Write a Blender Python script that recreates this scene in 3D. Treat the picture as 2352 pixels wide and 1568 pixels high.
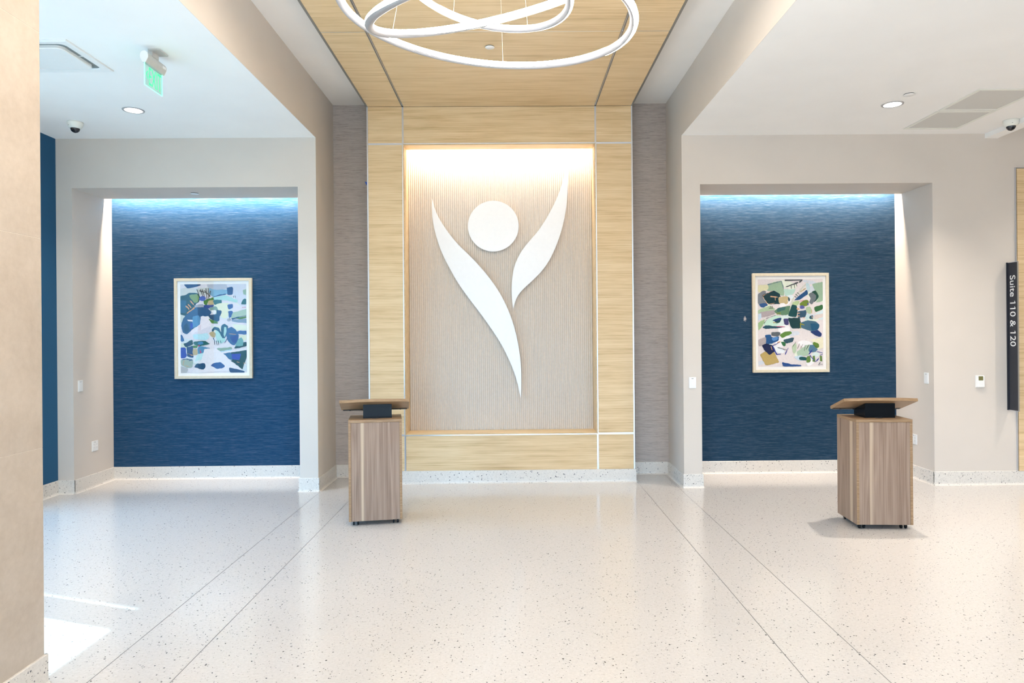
import bpy, bmesh, math, random
from mathutils import Matrix, Vector

for o in list(bpy.data.objects):
    bpy.data.objects.remove(o, do_unlink=True)
scene = bpy.context.scene
COL = scene.collection
R = math.radians
PI = math.pi

# ------------------------------------------------------------------ camera
F_PX, CX, CY, ROLL, YAW, EYE = 1568.0, 1190.8, 768.7, 0.0082, 0.0092, 1.75
cam_d = bpy.data.cameras.new('camera')
cam_d.sensor_width = 36.0
cam_d.lens = 36.0 * F_PX / 2352.0
cam_d.shift_x = -(CX - 1176.0) / 2352.0
cam_d.shift_y = -(784.0 - CY) / 2352.0
cam_d.clip_start = 0.05
cam = bpy.data.objects.new('camera', cam_d)
COL.objects.link(cam)
cam.matrix_world = (Matrix.Translation((0, 0, EYE)) @ Matrix.Rotation(-YAW, 4, 'Z')
                    @ Matrix.Rotation(PI / 2, 4, 'X') @ Matrix.Rotation(-ROLL, 4, 'Z'))
scene.camera = cam


def ray(px, py):
    U, V = px - CX, py - CY
    c, s = math.cos(ROLL), math.sin(ROLL)
    u, v = c * U - s * V, s * U + c * V
    x, y, z = u / F_PX, 1.0, -v / F_PX
    c, s = math.cos(YAW), math.sin(YAW)
    return Vector((c * x + s * y, -s * x + c * y, z))


def at_y(px, py, Y):
    d = ray(px, py)
    return Vector((0, 0, EYE)) + d * (Y / d.y)


def at_z(px, py, Z):
    d = ray(px, py)
    return Vector((0, 0, EYE)) + d * ((Z - EYE) / d.z)


# ------------------------------------------------------------------ world, sun, exposure
scene.view_settings.view_transform = 'Standard'
scene.view_settings.look = 'None'
scene.view_settings.gamma = 1.0
scene.view_settings.use_curve_mapping = False
scene.view_settings.exposure = 0.10

world = bpy.data.worlds.new('world')
scene.world = world
world.use_nodes = True
bg = world.node_tree.nodes['Background']
# overcast-blue sky above the horizon, dimmer paving below it
_wt = world.node_tree
_tc = _wt.nodes.new('ShaderNodeTexCoord')
_sp = _wt.nodes.new('ShaderNodeSeparateXYZ')
_rp = _wt.nodes.new('ShaderNodeValToRGB')
_wt.links.new(_tc.outputs['Generated'], _sp.inputs[0])
_mr = _wt.nodes.new('ShaderNodeMapRange')
_mr.inputs[1].default_value = -0.06
_mr.inputs[2].default_value = 0.06
_wt.links.new(_sp.outputs[2], _mr.inputs[0])
_wt.links.new(_mr.outputs[0], _rp.inputs[0])
_rp.color_ramp.elements[0].color = (0.31, 0.355, 0.385, 1)
_rp.color_ramp.elements[1].color = (0.49, 0.75, 1.03, 1)
_wt.links.new(_rp.outputs[0], bg.inputs[0])
bg.inputs[1].default_value = 9.0

sun_d = bpy.data.lights.new('sun', 'SUN')
sun_d.energy = 26.0
sun_d.angle = R(0.6)
sun_d.color = (1.0, 0.97, 0.92)
sun = bpy.data.objects.new('sun', sun_d)
COL.objects.link(sun)
sun.rotation_euler = Vector((0.943 * 0.714, -0.334 * 0.714, -0.700)).to_track_quat('-Z', 'Y').to_euler()


def area(name, loc, direction, sx, sy, power, color, shape='RECTANGLE', spread=180, portal=False):
    d = bpy.data.lights.new(name, 'AREA')
    d.shape = shape
    d.size = sx
    if shape in ('RECTANGLE', 'ELLIPSE'):
        d.size_y = sy
    d.energy = power
    d.color = color
    d.spread = R(spread)
    if portal:
        d.cycles.is_portal = True
    o = bpy.data.objects.new(name, d)
    COL.objects.link(o)
    o.location = loc
    o.rotation_euler = Vector(direction).to_track_quat('-Z', 'Y').to_euler()
    return o


WARM = (1.0, 0.90, 0.78)
SLOT = (1.0, 0.835, 0.69)

# ------------------------------------------------------------------ main measures (metres)
YW, YF, YB = 7.734, 8.069, 8.500          # front walls, feature panelling, back wall
XL, XR = -2.203, 1.940                    # inner faces of the two column returns
HL, HC, HW = 3.998, 4.620, 4.451          # low ceilings, high ceiling, wood ceiling
XBL = -5.125                              # left (blue) wall
XN1, XN2, HN = -4.946, -2.409, 3.443      # left niche opening
XM1, XM2 = 2.147, 4.800                   # right niche opening
XFL, XFR = -1.697, 1.443                  # feature panelling
XP1, XP2, ZP1, ZP2 = -1.282, 1.014, 0.566, 4.022
ZB = 0.155
YSLOT = 8.35
XEND, YBACK = 8.2, -4.2

# light openings: glazing on the left and behind the camera (portals guide the daylight)
area('daylight_portal', (-5.16, 3.95, 1.5), (1, 0, 0), 3.0, 5.9, 1, (1, 1, 1), portal=True)
area('daylight_portal', (0.6, -4.17, 1.6), (0, 1, 0), 9.0, 3.2, 1, (1, 1, 1), portal=True)
# linear lights hidden in the three ceiling slots
area('slot_light', (-3.678, 8.372, 3.60), (0, 0.75, -1), 2.50, 0.03, 92, SLOT)
area('slot_light', (3.473, 8.372, 3.60), (0, 0.75, -1), 2.60, 0.03, 92, SLOT)
area('slot_light', (-0.134, 8.305, 4.12), (0, 0.75, -1), 2.22, 0.03, 48, (1.0, 0.92, 0.82))


# ------------------------------------------------------------------ materials
def lin(c):
    if isinstance(c, str):
        c = c.lstrip('#')
        c = [int(c[i:i + 2], 16) / 255 for i in (0, 2, 4)]
        c = [x / 12.92 if x <= 0.04045 else ((x + 0.055) / 1.055) ** 2.4 for x in c]
    return (c[0], c[1], c[2], 1.0)


class NT:
    def __init__(self, name):
        self.m = bpy.data.materials.new(name)
        self.m.use_nodes = True
        self.t = self.m.node_tree
        self.b = self.t.nodes['Principled BSDF']
        self.out = self.t.nodes['Material Output']

    def n(self, kind, **kw):
        node = self.t.nodes.new(kind)
        for k, v in kw.items():
            setattr(node, k, v)
        return node

    def l(self, a, b):
        self.t.links.new(a, b)

    def val(self, sock, v):
        if hasattr(v, 'is_output'):
            self.l(v, sock)
        else:
            sock.default_value = v

    def math(self, op, a, b=0.0, clamp=False):
        nd = self.n('ShaderNodeMath', operation=op, use_clamp=clamp)
        self.val(nd.inputs[0], a)
        self.val(nd.inputs[1], b)
        return nd.outputs[0]

    def mix(self, fac, a, b):
        nd = self.n('ShaderNodeMix', data_type='RGBA')
        self.val(nd.inputs[0], fac)
        self.val(nd.inputs[6], a)
        self.val(nd.inputs[7], b)
        return nd.outputs[2]

    def coords(self, world=True, scale=(1, 1, 1), loc=(0, 0, 0), rnd=0.0):
        if world:
            src = self.n('ShaderNodeNewGeometry').outputs['Position']
        else:
            src = self.n('ShaderNodeTexCoord').outputs['Object']
        mp = self.n('ShaderNodeMapping')
        mp.inputs['Scale'].default_value = scale
        mp.inputs['Location'].default_value = loc
        self.l(src, mp.inputs[0])
        out = mp.outputs[0]
        if rnd:
            oi = self.n('ShaderNodeObjectInfo')
            cb = self.n('ShaderNodeCombineXYZ')
            m1 = self.math('MULTIPLY', oi.outputs['Random'], rnd)
            for i in range(3):
                self.l(m1, cb.inputs[i])
            ad = self.n('ShaderNodeVectorMath', operation='ADD')
            self.l(out, ad.inputs[0])
            self.l(cb.outputs[0], ad.inputs[1])
            out = ad.outputs[0]
        return out

    def noise(self, vec, scale, detail=2.0, rough=0.5, dist=0.0):
        nd = self.n('ShaderNodeTexNoise')
        self.l(vec, nd.inputs['Vector'])
        nd.inputs['Scale'].default_value = scale
        nd.inputs['Detail'].default_value = detail
        nd.inputs['Roughness'].default_value = rough
        nd.inputs['Distortion'].default_value = dist
        return nd.outputs[0]

    def ramp(self, fac, stops):
        nd = self.n('ShaderNodeValToRGB')
        cr = nd.color_ramp
        while len(cr.elements) < len(stops):
            cr.elements.new(0.5)
        for e, (p, c) in zip(cr.elements, stops):
            e.position = p
            e.color = c
        self.l(fac, nd.inputs[0])
        return nd.outputs[0]

    def bump(self, h, strength, dist):
        nd = self.n('ShaderNodeBump')
        nd.inputs['Strength'].default_value = strength
        nd.inputs['Distance'].default_value = dist
        self.l(h, nd.inputs['Height'])
        self.l(nd.outputs[0], self.b.inputs['Normal'])

    def fin(self, color=None, rough=0.5, metal=0.0, spec=0.5):
        if color is not None:
            self.val(self.b.inputs['Base Color'], color)
        self.val(self.b.inputs['Roughness'], rough)
        self.b.inputs['Metallic'].default_value = metal
        self.b.inputs['Specular IOR Level'].default_value = spec
        return self.m


M = {}


def m_plain(key, color, rough=0.5, metal=0.0, spec=0.5, var=0.04, scale=30.0):
    t = NT(key)
    c = lin(color)
    v = t.coords(world=False)
    nz = t.noise(v, scale, 3.0)
    d = tuple(x * (1 - var) for x in c[:3]) + (1,)
    l = tuple(min(1, x * (1 + var)) for x in c[:3]) + (1,)
    M[key] = t.fin(t.ramp(nz, [(0.3, d), (0.7, l)]), rough, metal, spec)
    return M[key]


def m_paint(key, color, rough=0.75):
    t = NT(key)
    c = lin(color)
    v = t.coords()
    nz = t.noise(v, 2.2, 3.0)
    d = tuple(x * 0.985 for x in c[:3]) + (1,)
    l = tuple(min(1, x * 1.015) for x in c[:3]) + (1,)
    fine = t.noise(v, 420.0, 2.0)
    t.bump(fine, 0.10, 0.001)
    M[key] = t.fin(t.ramp(nz, [(0.3, d), (0.7, l)]), rough, 0, 0.3)


def m_emit(key, color, strength):
    t = NT(key)
    c = lin(color)
    t.fin(c, 0.5)
    t.b.inputs['Emission Color'].default_value = c
    t.b.inputs['Emission Strength'].default_value = strength
    M[key] = t.m


m_paint('paint', (0.645, 0.585, 0.525))
m_paint('ceiling', (0.90, 0.885, 0.865))
m_paint('blue_paint', (0.012, 0.085, 0.185), 0.6)


def m_terrazzo(key, base, rough, big):
    t = NT(key)
    pos = t.coords()
    wob = t.n('ShaderNodeTexNoise')
    wob.inputs['Scale'].default_value = 150.0
    t.l(pos, wob.inputs['Vector'])
    sc = t.n('ShaderNodeVectorMath', operation='SCALE')
    sc.inputs[3].default_value = 0.013
    t.l(wob.outputs[1], sc.inputs[0])
    ad = t.n('ShaderNodeVectorMath', operation='ADD')
    t.l(pos, ad.inputs[0])
    t.l(sc.outputs[0], ad.inputs[1])
    col = lin(base)
    mott = t.noise(pos, 60.0, 3.0)
    d = tuple(x * 0.95 for x in col[:3]) + (1,)
    l = tuple(min(1, x * 1.04) for x in col[:3]) + (1,)
    cur = t.ramp(mott, [(0.35, d), (0.65, l)])
    for scale, thr, r0, r1, cc in ((130.0, 0.86, 0.20, 0.25, (0.50, 0.45, 0.40)),
                                   (120.0, 0.90, 0.18, 0.22, (0.30, 0.27, 0.25)),
                                   (94.0 / big, 0.885 - 0.10 * (big - 1) * 4, 0.12, 0.30, (0.075, 0.07, 0.075)),
                                   (82.0 / big, 0.955 - 0.05 * (big - 1) * 4, 0.20, 0.30, (0.03, 0.032, 0.045))):
        vo = t.n('ShaderNodeTexVoronoi')
        vo.inputs['Scale'].default_value = scale
        t.l(ad.outputs[0], vo.inputs['Vector'])
        sep = t.n('ShaderNodeSeparateColor')
        t.l(vo.outputs['Color'], sep.inputs[0])
        pick = t.math('GREATER_THAN', sep.outputs[0], thr)
        rad = t.math('ADD', t.math('MULTIPLY', sep.outputs[1], r1), r0)
        inside = t.math('MULTIPLY', t.math('SUBTRACT', rad, vo.outputs['Distance']), 8.0, True)
        cur = t.mix(t.math('MULTIPLY', pick, inside), cur, cc + (1,))
    rn = t.noise(pos, 1.3, 3.0)
    rr = t.n('ShaderNodeMapRange')
    t.l(rn, rr.inputs[0])
    rr.inputs[3].default_value = rough * 0.85
    rr.inputs[4].default_value = rough * 1.2
    M[key] = t.fin(cur, rr.outputs[0], 0, 0.5)


m_terrazzo('terrazzo_floor', (0.585, 0.56, 0.54), 0.15, 1.0)
m_terrazzo('terrazzo_base', (0.70, 0.66, 0.61), 0.30, 1.15)


def m_textile(key, dark, mid, light, patch=None):
    t = NT(key)
    v = t.coords(scale=(4.5, 4.5, 290.0))
    a = t.noise(v, 1.0, 3.0, 0.6)
    v2 = t.coords(scale=(12.0, 12.0, 520.0), loc=(3.1, 0, 7.7))
    b = t.noise(v2, 1.0, 2.0, 0.6)
    f = t.math('ADD', t.math('MULTIPLY', a, 0.55), t.math('MULTIPLY', b, 0.45))
    cur = t.ramp(f, [(0.38, lin(dark)), (0.49, lin(mid)), (0.60, tuple(0.72 * a_ + 0.28 * b_ for a_, b_ in zip(lin(mid), lin(light)))), (0.72, lin(light))])
    if patch:
        pos = t.coords()
        sub = t.n('ShaderNodeVectorMath', operation='SUBTRACT')
        t.l(pos, sub.inputs[0])
        sub.inputs[1].default_value = patch
        ml = t.n('ShaderNodeVectorMath', operation='MULTIPLY')
        t.l(sub.outputs[0], ml.inputs[0])
        ml.inputs[1].default_value = (36.0, 0.0, 22.0)
        ln = t.n('ShaderNodeVectorMath', operation='LENGTH')
        t.l(ml.outputs[0], ln.inputs[0])
        nz = t.noise(pos, 60.0, 2.0)
        e = t.math('SUBTRACT', 1.25, t.math('ADD', ln.outputs[1], t.math('MULTIPLY', nz, 0.9)), True)
        cur = t.mix(t.math('MULTIPLY', e, 1.6, True), cur, (0.45, 0.42, 0.42, 1))
    t.bump(f, 0.35, 0.003)
    t.b.inputs['Sheen Weight'].default_value = 0.12
    t.b.inputs['Sheen Roughness'].default_value = 0.45
    M[key] = t.fin(cur, 0.8, 0, 0.12)


m_textile('blue_textile', (0.005, 0.034, 0.082), (0.009, 0.054, 0.122), (0.145, 0.175, 0.24))
pp = at_y(1711, 732, YB)
m_textile('blue_textile_marked', (0.005, 0.026, 0.058), (0.010, 0.042, 0.086), (0.14, 0.165, 0.21), tuple(pp))
m_textile('grey_textile', (0.26, 0.225, 0.205), (0.47, 0.42, 0.39), (0.60, 0.55, 0.52))


def m_oak(key):
    t = NT(key)
    v = t.coords(scale=(0.9, 9.0, 9.0), rnd=37.0)
    a = t.noise(v, 1.6, 4.0, 0.55, 0.25)
    v2 = t.coords(scale=(0.8, 85.0, 85.0), rnd=11.0)
    b = t.noise(v2, 1.5, 3.0, 0.6)
    v3 = t.coords(scale=(6.0, 320.0, 320.0))
    c = t.noise(v3, 1.0, 1.0)
    f = t.math('ADD', t.math('MULTIPLY', a, 0.36), t.math('ADD', t.math('MULTIPLY', b, 0.46), t.math('MULTIPLY', c, 0.18)))
    cur = t.ramp(f, [(0.34, (0.47, 0.315, 0.155, 1)), (0.46, (0.65, 0.47, 0.26, 1)),
                     (0.56, (0.73, 0.55, 0.33, 1)), (0.68, (0.79, 0.62, 0.40, 1))])
    M[key] = t.fin(cur, 0.45, 0, 0.4)


m_oak('oak')


def m_walnut(key, tint=1.0):
    t = NT(key)
    v = t.coords(world=False, scale=(9.0, 9.0, 0.55), rnd=5.0)
    a = t.noise(v, 1.3, 1.5, 0.45, 0.25)
    v2 = t.coords(world=False, scale=(150.0, 150.0, 1.6))
    b = t.noise(v2, 1.0, 3.0, 0.65)
    wv = t.math('PINGPONG', t.math('MULTIPLY', a, 9.0), 1.0)
    f = t.math('ADD', t.math('MULTIPLY', wv, 0.22), t.math('MULTIPLY', b, 0.78))
    cur = t.ramp(f, [(0.22, (0.17, 0.105, 0.072, 1)), (0.45, (0.275, 0.187, 0.135, 1)),
                     (0.62, (0.34, 0.24, 0.178, 1)), (0.80, (0.40, 0.29, 0.22, 1))])
    # pale sapwood streaks running the height of the board
    v3 = t.coords(world=False, scale=(16.0, 16.0, 0.12), loc=(1.3, 0, 0), rnd=5.0)
    s = t.noise(v3, 1.0, 1.0)
    k = t.math('MULTIPLY', t.math('SUBTRACT', s, 0.60), 14.0, True)
    cur = t.mix(t.math('MULTIPLY', k, 0.7), cur, (0.62, 0.48, 0.34, 1))
    M[key] = t.fin(cur, 0.5, 0, 0.35)


m_walnut('walnut')


def m_edge(key):
    t = NT(key)
    v = t.coords(world=False, scale=(4.0, 40.0, 40.0))
    a = t.noise(v, 2.0, 3.0, 0.6)
    cur = t.ramp(a, [(0.35, (0.26, 0.155, 0.078, 1)), (0.65, (0.38, 0.245, 0.138, 1))])
    M[key] = t.fin(cur, 0.45, 0, 0.4)


m_edge('edge_band')


def m_tile(key):
    t = NT(key)
    v = t.coords()
    a = t.noise(v, 3.0, 5.0, 0.65, 0.4)
    b = t.noise(v, 24.0, 4.0, 0.6)
    f = t.math('ADD', t.math('MULTIPLY', a, 0.6), t.math('MULTIPLY', b, 0.4))
    cur = t.ramp(f, [(0.35, (0.46, 0.39, 0.32, 1)), (0.65, (0.555, 0.48, 0.405, 1))])
    t.bump(b, 0.15, 0.002)
    M[key] = t.fin(cur, 0.6, 0, 0.4)


m_tile('stone_tile')
m_plain('grout', (0.74, 0.67, 0.59), 0.85)
m_plain('steel_trim', (0.66, 0.67, 0.70), 0.32, 0.85, 0.5, 0.02)
m_plain('dark_trim', (0.30, 0.29, 0.27), 0.4, 0.6, 0.5, 0.03)
m_plain('zinc_strip', (0.20, 0.20, 0.20), 0.45, 0.5)
m_plain('flute', (0.64, 0.565, 0.49), 0.6, 0, 0.35, 0.03)
m_plain('white_metal', (0.86, 0.86, 0.87), 0.28, 0, 0.5, 0.01)
m_plain('white_plastic', (0.84, 0.835, 0.82), 0.38, 0, 0.5, 0.01)
m_plain('ivory_plastic', (0.78, 0.78, 0.72), 0.4, 0, 0.5, 0.01)
m_plain('black_gloss', (0.005, 0.007, 0.010), 0.24, 0, 0.16, 0.05)
m_plain('black_matte', (0.012, 0.012, 0.014), 0.5)
m_plain('dome_glass', (0.02, 0.02, 0.025), 0.08, 0, 0.6)
m_plain('lamp_body', (0.40, 0.39, 0.40), 0.38, 0.1, 0.5, 0.01)
m_plain('cable', (0.38, 0.35, 0.30), 0.5)
m_plain('sign_navy', (0.016, 0.019, 0.030), 0.45)
m_plain('sign_letter', (0.85, 0.85, 0.85), 0.5)
m_plain('pale_frame', (0.60, 0.54, 0.415), 0.42, 0, 0.4, 0.06)
m_plain('mat_board', (0.86, 0.84, 0.82), 0.85, 0, 0.2, 0.01)
m_plain('mullion', (0.35, 0.36, 0.38), 0.4, 0.6)
m_plain('masonry', (0.45, 0.42, 0.38), 0.85)
m_plain('tape_blue', (0.01, 0.06, 0.30), 0.6)
m_plain('lcd', (0.16, 0.15, 0.05), 0.25)
m_plain('exit_grey', (0.52, 0.52, 0.50), 0.4)
m_plain('vent_shade', (0.20, 0.225, 0.225), 0.7)
m_plain('dark_gap', (0.06, 0.075, 0.08), 0.7)
m_emit('lamp_glow', (1.0, 0.985, 0.96), 66.0)
m_emit('down_glow', (1.0, 0.95, 0.88), 12.0)
m_emit('exit_green', (0.06, 1.0, 0.33), 1.25)
M['exit_green'].node_tree.nodes['Principled BSDF'].inputs['Base Color'].default_value = (0.01, 0.12, 0.05, 1)
m_emit('exit_edge', (0.25, 1.0, 0.60), 1.3)


def m_pane(key, tint, refl):
    t = NT(key)
    tr = t.n('ShaderNodeBsdfTransparent')
    tr.inputs[0].default_value = tint
    gl = t.n('ShaderNodeBsdfGlossy')
    gl.inputs['Roughness'].default_value = 0.02
    mx = t.n('ShaderNodeMixShader')
    fr = t.n('ShaderNodeLayerWeight')
    fr.inputs[0].default_value = 0.5
    sch = t.math('ADD', t.math('MULTIPLY', t.math('POWER', fr.outputs['Facing'], 5.0), 0.92), 0.04)
    t.l(t.math('MULTIPLY', sch, refl), mx.inputs[0])
    t.l(tr.outputs[0], mx.inputs[1])
    t.l(gl.outputs[0], mx.inputs[2])
    t.l(mx.outputs[0], t.out.inputs[0])
    M[key] = t.m


m_pane('glass', (0.97, 0.99, 1.0, 1), 1.0)
m_pane('picture_glass', (0.99, 0.99, 0.99, 1), 0.45)
m_pane('tinted_glass', (0.60, 0.76, 0.84, 1), 1.0)
m_pane('acrylic', (0.86, 0.98, 0.92, 1), 1.0)


def m_grille(key):
    t = NT(key)
    v = t.coords(scale=(1, 1, 1))
    rot = t.n('ShaderNodeMapping')
    rot.inputs['Rotation'].default_value = (0, 0, R(45))
    rot.inputs['Scale'].default_value = (110, 110, 110)
    t.l(v, rot.inputs[0])
    vo = t.n('ShaderNodeTexVoronoi')
    vo.inputs['Scale'].default_value = 1.0
    vo.inputs['Randomness'].default_value = 0.0
    t.l(rot.outputs[0], vo.inputs['Vector'])
    hole = t.math('LESS_THAN', vo.outputs['Distance'], 0.43)
    cur = t.mix(hole, (0.62, 0.61, 0.58, 1), (0.08, 0.085, 0.09, 1))
    M[key] = t.fin(cur, 0.6, 0, 0.3)


m_grille('perforated')


# ------------------------------------------------------------------ mesh helpers
class MB:
    def __init__(self):
        self.v, self.f, self.mi, self.sm = [], [], [], []

    def add(self, vs, fs, mi=0, smooth=False, xf=None):
        o = len(self.v)
        for p in vs:
            p = Vector(p)
            self.v.append(xf @ p if xf is not None else p)
        for f in fs:
            self.f.append([i + o for i in f])
            self.mi.append(mi)
            self.sm.append(smooth)
        return self

    def box(self, x0, x1, y0, y1, z0, z1, mi=0, xf=None):
        vs = [(x0, y0, z0), (x1, y0, z0), (x1, y1, z0), (x0, y1, z0),
              (x0, y0, z1), (x1, y0, z1), (x1, y1, z1), (x0, y1, z1)]
        fs = [(3, 2, 1, 0), (4, 5, 6, 7), (0, 1, 5, 4), (1, 2, 6, 5), (2, 3, 7, 6), (3, 0, 4, 7)]
        return self.add(vs, fs, mi, False, xf)

    def bbox(self, x0, x1, y0, y1, z0, z1, b=0.004, mi=0, xf=None):
        """box with chamfered edges"""
        bm = bmesh.new()
        bmesh.ops.create_cube(bm, size=1.0)
        for v in bm.verts:
            v.co = Vector(((x0 + x1) / 2 + v.co.x * (x1 - x0), (y0 + y1) / 2 + v.co.y * (y1 - y0),
                           (z0 + z1) / 2 + v.co.z * (z1 - z0)))
        bmesh.ops.bevel(bm, geom=list(bm.edges), offset=b, segments=2, profile=0.5, affect='EDGES')
        bm.verts.index_update()
        vs = [v.co.copy() for v in bm.verts]
        fs = [[v.index for v in f.verts] for f in bm.faces]
        bm.free()
        return self.add(vs, fs, mi, False, xf)

    def prism(self, pts, axis, a, b, mi=0, xf=None, smooth=False):
        """polygon pts (2D) extruded along axis from a to b"""
        n = len(pts)

        def mk(p, t):
            if axis == 'x':
                return (t, p[0], p[1])
            if axis == 'y':
                return (p[0], t, p[1])
            return (p[0], p[1], t)
        vs = [mk(p, a) for p in pts] + [mk(p, b) for p in pts]
        self.add(vs, [tuple(range(n))[::-1], tuple(range(n, 2 * n))], mi, False, xf)
        fs = [(i, (i + 1) % n, (i + 1) % n + n, i + n) for i in range(n)]
        return self.add(vs, fs, mi, smooth, xf)

    def lathe(self, prof, seg=32, mi=0, xf=None, smooth=True, axis='z'):
        """prof: list of (r, z)"""
        vs, fs = [], []
        for r, z in prof:
            for i in range(seg):
                a = 2 * PI * i / seg
                if axis == 'z':
                    vs.append((r * math.cos(a), r * math.sin(a), z))
                elif axis == 'y':
                    vs.append((r * math.cos(a), z, r * math.sin(a)))
                else:
                    vs.append((z, r * math.cos(a), r * math.sin(a)))
        for k in range(len(prof) - 1):
            for i in range(seg):
                j = (i + 1) % seg
                fs.append((k * seg + i, k * seg + j, (k + 1) * seg + j, (k + 1) * seg + i))
        fs.append(tuple(range(seg))[::-1])
        fs.append(tuple(range((len(prof) - 1) * seg, len(prof) * seg)))
        return self.add(vs, fs, mi, smooth, xf)

    def tube(self, pts, r, seg=8, mi=0):
        pts = [Vector(p) for p in pts]
        vs, fs = [], []
        for k, p in enumerate(pts):
            d = (pts[min(k + 1, len(pts) - 1)] - pts[max(k - 1, 0)]).normalized()
            up = Vector((0, 0, 1)) if abs(d.z) < 0.9 else Vector((1, 0, 0))
            a = d.cross(up).normalized()
            b = d.cross(a).normalized()
            for i in range(seg):
                t = 2 * PI * i / seg
                vs.append(p + r * (math.cos(t) * a + math.sin(t) * b))
        for k in range(len(pts) - 1):
            for i in range(seg):
                j = (i + 1) % seg
                fs.append((k * seg + i, k * seg + j, (k + 1) * seg + j, (k + 1) * seg + i))
        return self.add(vs, fs, mi, True)

    def build(self, name, mats, parent=None, fix=True):
        me = bpy.data.meshes.new(name)
        me.from_pydata([tuple(p) for p in self.v], [], self.f)
        if not isinstance(mats, (list, tuple)):
            mats = [mats]
        for m in mats:
            me.materials.append(M[m] if isinstance(m, str) else m)
        for p, mi, sm in zip(me.polygons, self.mi, self.sm):
            p.material_index = mi
            p.use_smooth = sm
        if fix:
            bm = bmesh.new()
            bm.from_mesh(me)
            bmesh.ops.recalc_face_normals(bm, faces=bm.faces)
            bm.to_mesh(me)
            bm.free()
        me.update()
        o = bpy.data.objects.new(name, me)
        COL.objects.link(o)
        if parent is not None:
            o.parent = parent
        return o


def tag(o, label=None, cat=None, group=None, kind=None):
    if label:
        o['label'] = label
    if cat:
        o['category'] = cat
    if group:
        o['group'] = group
    if kind:
        o['kind'] = kind
    return o


def struct(name, mb, mats, label=None, parent=None):
    o = mb.build(name, mats, parent)
    if parent is None:
        tag(o, label=label, kind='structure')
    return o


def empty(name, loc, rz=0.0):
    o = bpy.data.objects.new(name, None)
    COL.objects.link(o)
    o.location = loc
    o.rotation_euler = (0, 0, rz)
    o.empty_display_size = 0.1
    return o


def copy_tree(o, parent=None):
    c = o.copy()
    COL.objects.link(c)
    c.parent = parent
    for ch in list(o.children):
        copy_tree(ch, c)
    return c


def text_mesh(body, size, extrude):
    cu = bpy.data.curves.new('t', 'FONT')
    cu.body = body
    cu.size = size
    cu.extrude = extrude
    cu.align_x = 'LEFT'
    ob = bpy.data.objects.new('t', cu)
    COL.objects.link(ob)
    dg = bpy.context.evaluated_depsgraph_get()
    dg.update()
    me = bpy.data.meshes.new_from_object(ob.evaluated_get(dg))
    bpy.data.objects.remove(ob, do_unlink=True)
    return me


def letters(body, size, extrude):
    """one mesh per character, placed along x; the figure 1 gets a flag"""
    def mx(t):
        m = text_mesh(t, size, extrude)
        r = max(v.co.x for v in m.vertices)
        bpy.data.meshes.remove(m)
        return r
    out = []
    for k, ch in enumerate(body):
        if ch == ' ':
            continue
        me = text_mesh(ch, size, extrude)
        off = mx(body[:k] + ch) - max(v.co.x for v in me.vertices)
        if ch == '1':
            x0, x1 = min(v.co.x for v in me.vertices), max(v.co.x for v in me.vertices)
            y0, y1 = min(v.co.y for v in me.vertices), max(v.co.y for v in me.vertices)
            h, w0 = y1 - y0, x1 - x0
            pts = [(x0 + w0 * 0.1, y0), (x1 + w0 * 0.1, y0), (x1 + w0 * 0.1, y1), (x0 + w0 * 0.25, y1), (x0 - h * 0.19, y1 - h * 0.13), (x0 - h * 0.15, y1 - h * 0.21), (x0 + w0 * 0.1, y1 - h * 0.12)]
            n_ = len(pts)
            me = bpy.data.meshes.new('t')
            me.from_pydata([(x, y, extrude) for x, y in pts] + [(x, y, -extrude) for x, y in pts], [],
                           [tuple(range(n_)), tuple(range(2 * n_ - 1, n_ - 1, -1))] + [(i, i + n_, (i + 1) % n_ + n_, (i + 1) % n_) for i in range(n_)])
        for v in me.vertices:
            v.co.x += off
        me.name = 'letter'
        out.append(me)
    return out


# ------------------------------------------------------------------ the shell
fl = struct('floor', MB().box(XBL - 0.3, XEND, YBACK - 0.1, YB + 0.3, -0.12, 0.0), 'terrazzo_floor',
            'cream speckled polished terrazzo floor')
for x, y1 in ((-2.1765, 7.71), (-1.750, 8.48), (1.467, 8.48), (1.876, 8.48)):
    MB().box(x - 0.0022, x + 0.0022, YBACK + 0.05, y1, -0.001, 0.0004).build('divider_strip', 'zinc_strip', fl)

# back walls (one plane, three finishes)
struct('wall_back_left', MB().box(XN1, XN2, YB, YB + 0.2, 0, 4.0), 'blue_textile', 'blue textile wall covering in the left niche')
struct('wall_back_right', MB().box(XM1, XM2, YB, YB + 0.2, 0, 4.0), 'blue_textile_marked', 'blue textile wall covering in the right niche')
struct('wall_back_center', MB().box(XL, XR, YB, YB + 0.2, 0, HC), 'grey_textile', 'grey-brown textile wall covering either side of the wood panelling')
struct('wall_sun_seal_back', MB().box(XBL - 0.3, XEND, YB + 0.2, YB + 0.3, 0, 5.2), 'masonry', 'unseen outer wall added behind the niches against sun leaks')  # added to close the shell so no sun gets in from behind

# front walls with the niche openings
w = MB()
w.box(XBL, XN1, YW, YB, 0, HL)
w.box(XN2, XL, YW, YB, 0, HL)
w.box(XN1, XN2, YW, YSLOT, HN, HL)
w.box(XN1, XN2, YSLOT, YB, 3.74, HL)
struct('wall_front_left', w, 'paint', 'greige painted wall around the left niche')
w = MB()
w.box(XR, XM1, YW, YB, 0, HL)
w.box(XM1, XM2, YW, YSLOT, HN, HL)
w.box(XM1, XM2, YSLOT, YB, 3.74, HL)
w.box(XM2, XEND, YW, YB + 0.2, 0, HL)
w.box(5.49, XEND, YW, YB + 0.2, HL, 4.62)
struct('wall_front_right', w, 'paint', 'greige painted wall around the right niche')

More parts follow.
